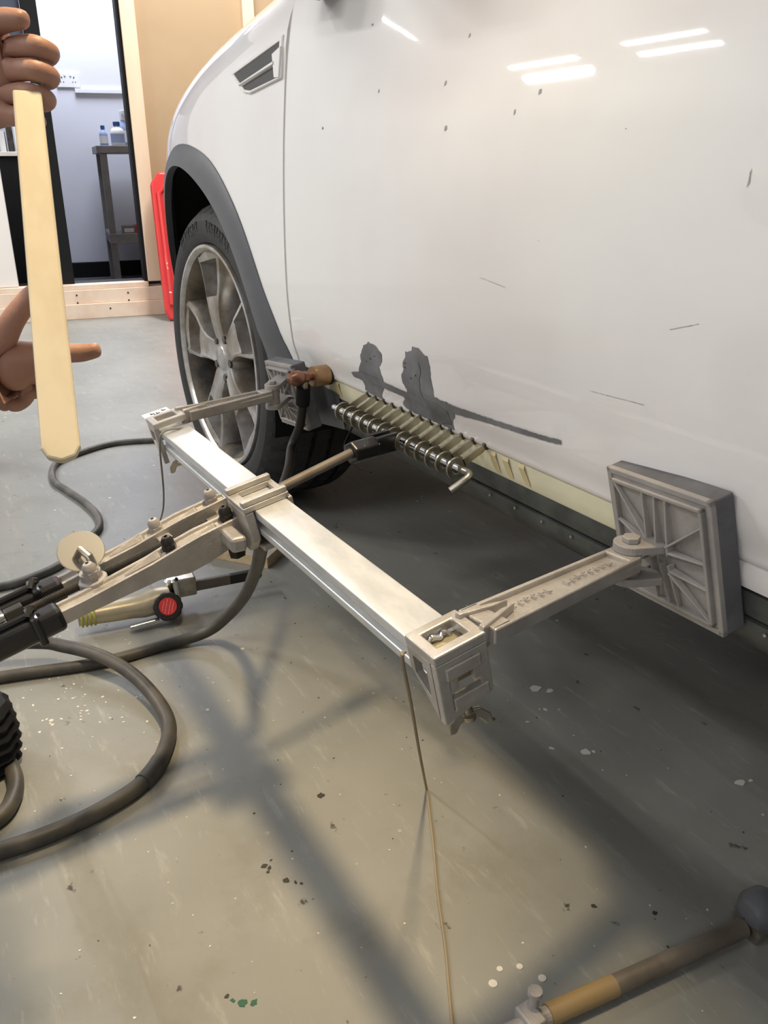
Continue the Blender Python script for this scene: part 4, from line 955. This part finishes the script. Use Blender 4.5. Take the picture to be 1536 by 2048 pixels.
m = MB(); m.box((.060, .003, .000), (.075, .010, .020), Ma); m.build('belt_arm', M_dusty, t, bevel=.002)
m = MB(); m.box((.088, .003, .002), (.016, .008, .010), Ma); m.build('arm_link', M_chrome, t, bevel=.001)
m = MB(); m.box((.120, .003, .0), (.05, .012, .018), Ma); m.lathe([(.009, -.007), (.009, .007)], Ma @ Matrix.Translation((.147, .003, 0)) @ Matrix.Rotation(PI / 2, 4, 'X'), 20, caps=True); m.build('arm_tip', M_bolt, t, bevel=.001)
m = MB(); m.tube([V(-1.395, .290, .012), V(-1.42, .305, .016), V(-1.352, .272, .010), V(-1.350, .322, .012)][2:], .0058, 12); m.build('throttle_lever', M_chrome, t, smooth=True)
# long bar at lower right
t = thing('slide_bar', 'dusty steel bar with tan painted end lying in the bottom right corner', 'bar', (-.41, .52, 0))
b0, b1 = V(-.428, .438, .0105), V(-.388, .700, .0155)
b0, b1 = V(-.418, .415, .0125), V(-.392, .655, .0125)
bd = (b1 - b0).normalized()
m = MB(); m.tube([b0 + bd * .075, b1], .0098, 20); m.build('bar_tube', M_dusty, t, smooth=True)
m = MB(); m.tube([b0 + bd * .0, b0 + bd * .076], .0104, 20); m.build('tan_section', M_tan, t, smooth=True)
m = MB(); m.tube([b0 - bd * .09, b0 + bd * .002], .0085, 16); m.box(tuple(b0 - bd * .02 + V(0, 0, .002)), (.026, .018, .024)); m.build('bar_clamp', M_castd, t, bevel=.002)
m = MB(); m.lathe([(.0045, .012), (.0045, .026), (.007, .027), (.007, .032)], Matrix.Translation(b0 - bd * .012 + V(-.006, 0, .0)), 12, caps=True); m.build('clamp_screw', M_castd, t, smooth=True)
m = MB(); m.lathe([(.001, -.024), (.016, -.020), (.024, -.008), (.024, .008), (.016, .020), (.001, .024)], axis(b1 + bd * .018 + V(0, .006, .012), bd), 24); m.build('knob', M_trim, t, smooth=True)
m = MB(); m.lathe([(.010, 0), (.0185, .002), (.0185, .012), (.010, .014)], axis(b1 + bd * .002, bd), 20, caps=True); m.build('collar', M_steel, t, smooth=True)
# paint drops on the floor
def drops(name, pts, mt):
    m = MB()
    for x, y, r in pts:
        rnd = random.Random(int(x * 9999)); n = 12; st_, an = rnd.uniform(.5, 1), rnd.uniform(0, PI); pp = [(r * (1 + rnd.uniform(-.3, .3)) * math.cos(2 * PI * k / n), st_ * r * (1 + rnd.uniform(-.3, .3)) * math.sin(2 * PI * k / n)) for k in range(n)]
        m.prism([(x + a_ * math.cos(an) - b_ * math.sin(an), y + a_ * math.sin(an) + b_ * math.cos(an)) for a_, b_ in pp], 0.0, .0005)
    m.build(name, mt, floor_o, kind='stuff')
def dots(name, pts, mt):
    for x, y, r in pts:
        m = MB(); m.prism(ngon(r, 20), 0, .0008, Matrix.Translation((x, y, 0))); m.build(name, mt, floor_o)
dots('paint_dot', [(-.479, .397, .0044), (-.459, .443, .0040), (-.481, .432, .0033), (-.489, .413, .0031)], M_drop)
rnd = random.Random(9); D = []
for k in range(70): D.append((-1.18 + rnd.gauss(0, .10), .16 + rnd.gauss(0, .07), rnd.uniform(.0010, .0026)))
for k in range(90): D.append((rnd.uniform(-1.1, -.35), rnd.uniform(.0, .85), rnd.uniform(.0005, .0016)))
D += [(-.735, .69, .0045), (-.705, .725, .006), (-.70, .735, .003), (-.80, .70, .003), (-.815, .735, .002), (-.81, .742, .0035), (-.80, .76, .0018), (-.555, .855, .0065), (-.55, .87, .003), (-.86, .765, .009), (-.845, .78, .006), (-.92, .71, .003)]
drops('paint_flecks', D, M_drop)
drops('dark_flecks', [(-.812, .372, .0045), (-.738, .262, .004), (-.732, .266, .003), (-.727, .262, .002), (-.705, .275, .0035), (-.697, .283, .003), (-.692, .288, .002), (-.60, .165, .003), (-.5, .55, .003), (-.46, .6, .003)] + [(rnd.uniform(-2.4, -.35), rnd.uniform(-.05, .85), rnd.uniform(.0005, .0018)) for _ in range(130)], M_dropd)
drops('green_fleck', [(-.585, .175, .005), (-.58, .185, .004), (-.592, .168, .003)], M_dropg)

# ------------------------------------------------------------------ hands and stick
def unproj(px, py, dist):
    c = V((px - 768), (py - 1024), 1720).normalized() * dist
    return V(sum(a * b for a, b in zip(RX, c)), sum(a * b for a, b in zip(RY, c)), sum(a * b for a, b in zip(RZ, c))) + CAM
s0, s1 = unproj(52, 60, .80), unproj(124, 915, .66)
def skin_mesh(name, chains, mt, parent, sub=2):
    """chains: list of lists of (point, radius); first chain begins at root; later chains attach by index"""
    me = bpy.data.meshes.new(name); vs = []; es = []; rs = []
    for ch in chains:
        prev = ch['at']
        for p, r in ch['pts']:
            vs.append(V(*p)); rs.append(r)
            if prev is not None: es.append((prev, len(vs) - 1))
            prev = len(vs) - 1
    base = WORLD[parent.name]
    me.from_pydata([tuple(v - base) for v in vs], es, [])
    o = bpy.data.objects.new(name, me); COL.objects.link(o); o.parent = parent; me.materials.append(mt)
    md = o.modifiers.new('skin', 'SKIN'); md.use_smooth_shade = True
    for i, r in enumerate(rs): me.skin_vertices[0].data[i].radius = (r, r)
    me.skin_vertices[0].data[0].use_root = True
    md = o.modifiers.new('sub', 'SUBSURF'); md.levels = sub; md.render_levels = sub
    return o

hp = thing('person', 'person at the left edge steadying a pale stick with both hands, dark sleeves', 'person', (-.95, -.62, 0))
skin_mesh('left_hand', [
    dict(at=None, pts=[((-.7800, -.06, .5850), .026), ((-.7428, .0419, .5996), .021), ((-.7272, .0629, .6061), .024), ((-.7160, .0820, .6125), .024)]),
    dict(at=2, pts=[((-.7149, .0757, .6281), .0115), ((-.7066, .0865, .6472), .0095), ((-.7020, .0987, .6616), .0085), ((-.6988, .1078, .6715), .0065)]),
    dict(at=3, pts=[((-.7102, .1008, .6193), .0098), ((-.7056, .1167, .6191), .0086), ((-.6996, .1324, .6184), .0078), ((-.6942, .1461, .6210), .0060)]),
    dict(at=3, pts=[((-.7183, .0960, .6040), .0098), ((-.7255, .1066, .5954), .0088), ((-.7292, .0990, .5852), .0080), ((-.7267, .0860, .5875), .0065)]),
    dict(at=3, pts=[((-.7279, .0872, .5969), .0098), ((-.7346, .0939, .5830), .0086), ((-.7347, .0826, .5746), .0075), ((-.7300, .0740, .5790), .0062)]),
    dict(at=2, pts=[((-.7310, .0700, .5920), .0095), ((-.7390, .0780, .5800), .0080), ((-.7370, .0690, .5720), .0065)])], M_skin, hp)
skin_mesh('right_hand', [
    dict(at=None, pts=[((-.9000, .0100, .8750), .026), ((-.8485, .0974, .8557), .021), ((-.8283, .1109, .8402), .024), ((-.8178, .1251, .8222), .025)]),
    dict(at=3, pts=[((-.7999, .1310, .8402), .0098), ((-.7674, .1421, .8392), .0088), ((-.7715, .1561, .8349), .0080), ((-.7925, .1530, .8316), .0065)]),
    dict(at=3, pts=[((-.7969, .1264, .8240), .0098), ((-.7643, .1387, .8225), .0088), ((-.7683, .1536, .8180), .0080), ((-.7894, .1500, .8150), .0065)]),
    dict(at=3, pts=[((-.7986, .1226, .8075), .0098), ((-.7662, .1347, .8060), .0086), ((-.7700, .1490, .8020), .0078), ((-.7912, .1450, .7990), .0062)]),
    dict(at=3, pts=[((-.8002, .1179, .7915), .0090), ((-.7712, .1284, .7900), .0078), ((-.7740, .1400, .7870), .0070), ((-.7929, .1370, .7850), .0058)]),
    dict(at=2, pts=[((-.8080, .1180, .8560), .0110), ((-.7830, .1260, .8570), .0095), ((-.7680, .1400, .8560), .0070)])], M_skin, hp)
skin_mesh('overall', [
    dict(at=None, pts=[((-.92, -.72, .42), .15), ((-.90, -.68, .60), .135), ((-.88, -.60, .80), .15), ((-.87, -.555, .90), .11), ((-.86, -.53, .965), .062)]),
    dict(at=2, pts=[((-.72, -.55, .88), .065), ((-.66, -.42, .72), .050), ((-.72, -.20, .60), .042), ((-.775, -.045, .588), .036)]),
    dict(at=2, pts=[((-1.04, -.55, .88), .065), ((-1.14, -.36, .78), .050), ((-1.02, -.14, .84), .042), ((-.905, .004, .873), .036)]),
    dict(at=0, pts=[((-.80, -.60, .38), .10), ((-.66, -.36, .36), .080), ((-.70, -.52, .14), .060), ((-.72, -.66, .06), .045)]),
    dict(at=0, pts=[((-1.04, -.62, .38), .10), ((-1.20, -.40, .42), .080), ((-1.22, -.44, .18), .060), ((-1.22, -.46, .06), .045)])], M_sleeve, hp)
skin_mesh('head', [dict(at=None, pts=[((-.86, -.53, .96), .055), ((-.857, -.515, 1.04), .050), ((-.852, -.49, 1.085), .066), ((-.85, -.48, 1.14), .080), ((-.85, -.485, 1.19), .074)]),
    dict(at=2, pts=[((-.840, -.395, 1.105), .014)])], M_skin, hp)
skin_mesh('hair', [dict(at=None, pts=[((-.855, -.56, 1.10), .045), ((-.855, -.53, 1.155), .075), ((-.85, -.495, 1.195), .078), ((-.848, -.45, 1.205), .045)])], M_hair, hp)
for nm, pts in (('shoe', [(-.73, -.70, .045), (-.68, -.58, .04), (-.65, -.48, .032)]), ('shoe', [(-1.22, -.50, .045), (-1.22, -.40, .04), (-1.22, -.30, .032)])):
    m = MB(); m.tube(pts, [.042, .043, .031], 14); m.build(nm, M_black, hp, smooth=True)
# pale stick in front of the hands
a, b = V(-.7848, .1356, .8304), V(-.6038, .0907, .5632)
ax = (b - a).normalized(); wx = V(.00970995, .04929132, -.0027339).normalized()
Mst = frame(a, ax, wx)
L_ = (b - a).length; hw = .0130
pts = [(.030, -hw * .8), (L_ - .010, -hw), (L_ - .003, -hw * .7), (L_, 0), (L_ - .003, hw * .7), (L_ - .010, hw), (.030, hw * .8)]
m = MB(); m.prism(pts, -.0045, .0045, Mst)
tag(m.build('wooden_stick', M_stick, bevel=.0018), 'pale flat wooden stick held upright in front of the hands', 'stick')
# ceiling lamps
for i, (x, y, z, l, p) in enumerate(TUBES):
    t = thing('tube_lamp', ['twin tube lamp over the puller', 'short twin tube lamp closest to the partition', 'short twin tube lamp second from the partition', 'added twin tube fill lamp by the left wall', 'twin tube lamp near the partition, over the car front', 'twin tube lamp behind the camera'][i], 'lamp', (x, y, z - .04), 'twin tube ceiling lamps')
    m = MB(); m.box((x, y, z - .03), (l + .1, .24, .05)); m.build('housing', M_lamp, t, bevel=.006)
    m = MB(); m.box((x, y, z + .07), (.03, .03, .15)); m.build('hanger', M_steel, t)
t = thing('spot_lamp', 'round warm work lamp on the ceiling above the beam', 'lamp', (-.72, .50, 2.6))
m = MB(); m.lathe([(.15, 2.57), (.14, 2.66), (.06, 2.72), (.05, 2.85)], Matrix.Translation((-.72, .50, 0)), 28); m.build('lamp_shade', M_lamp, t, smooth=True)
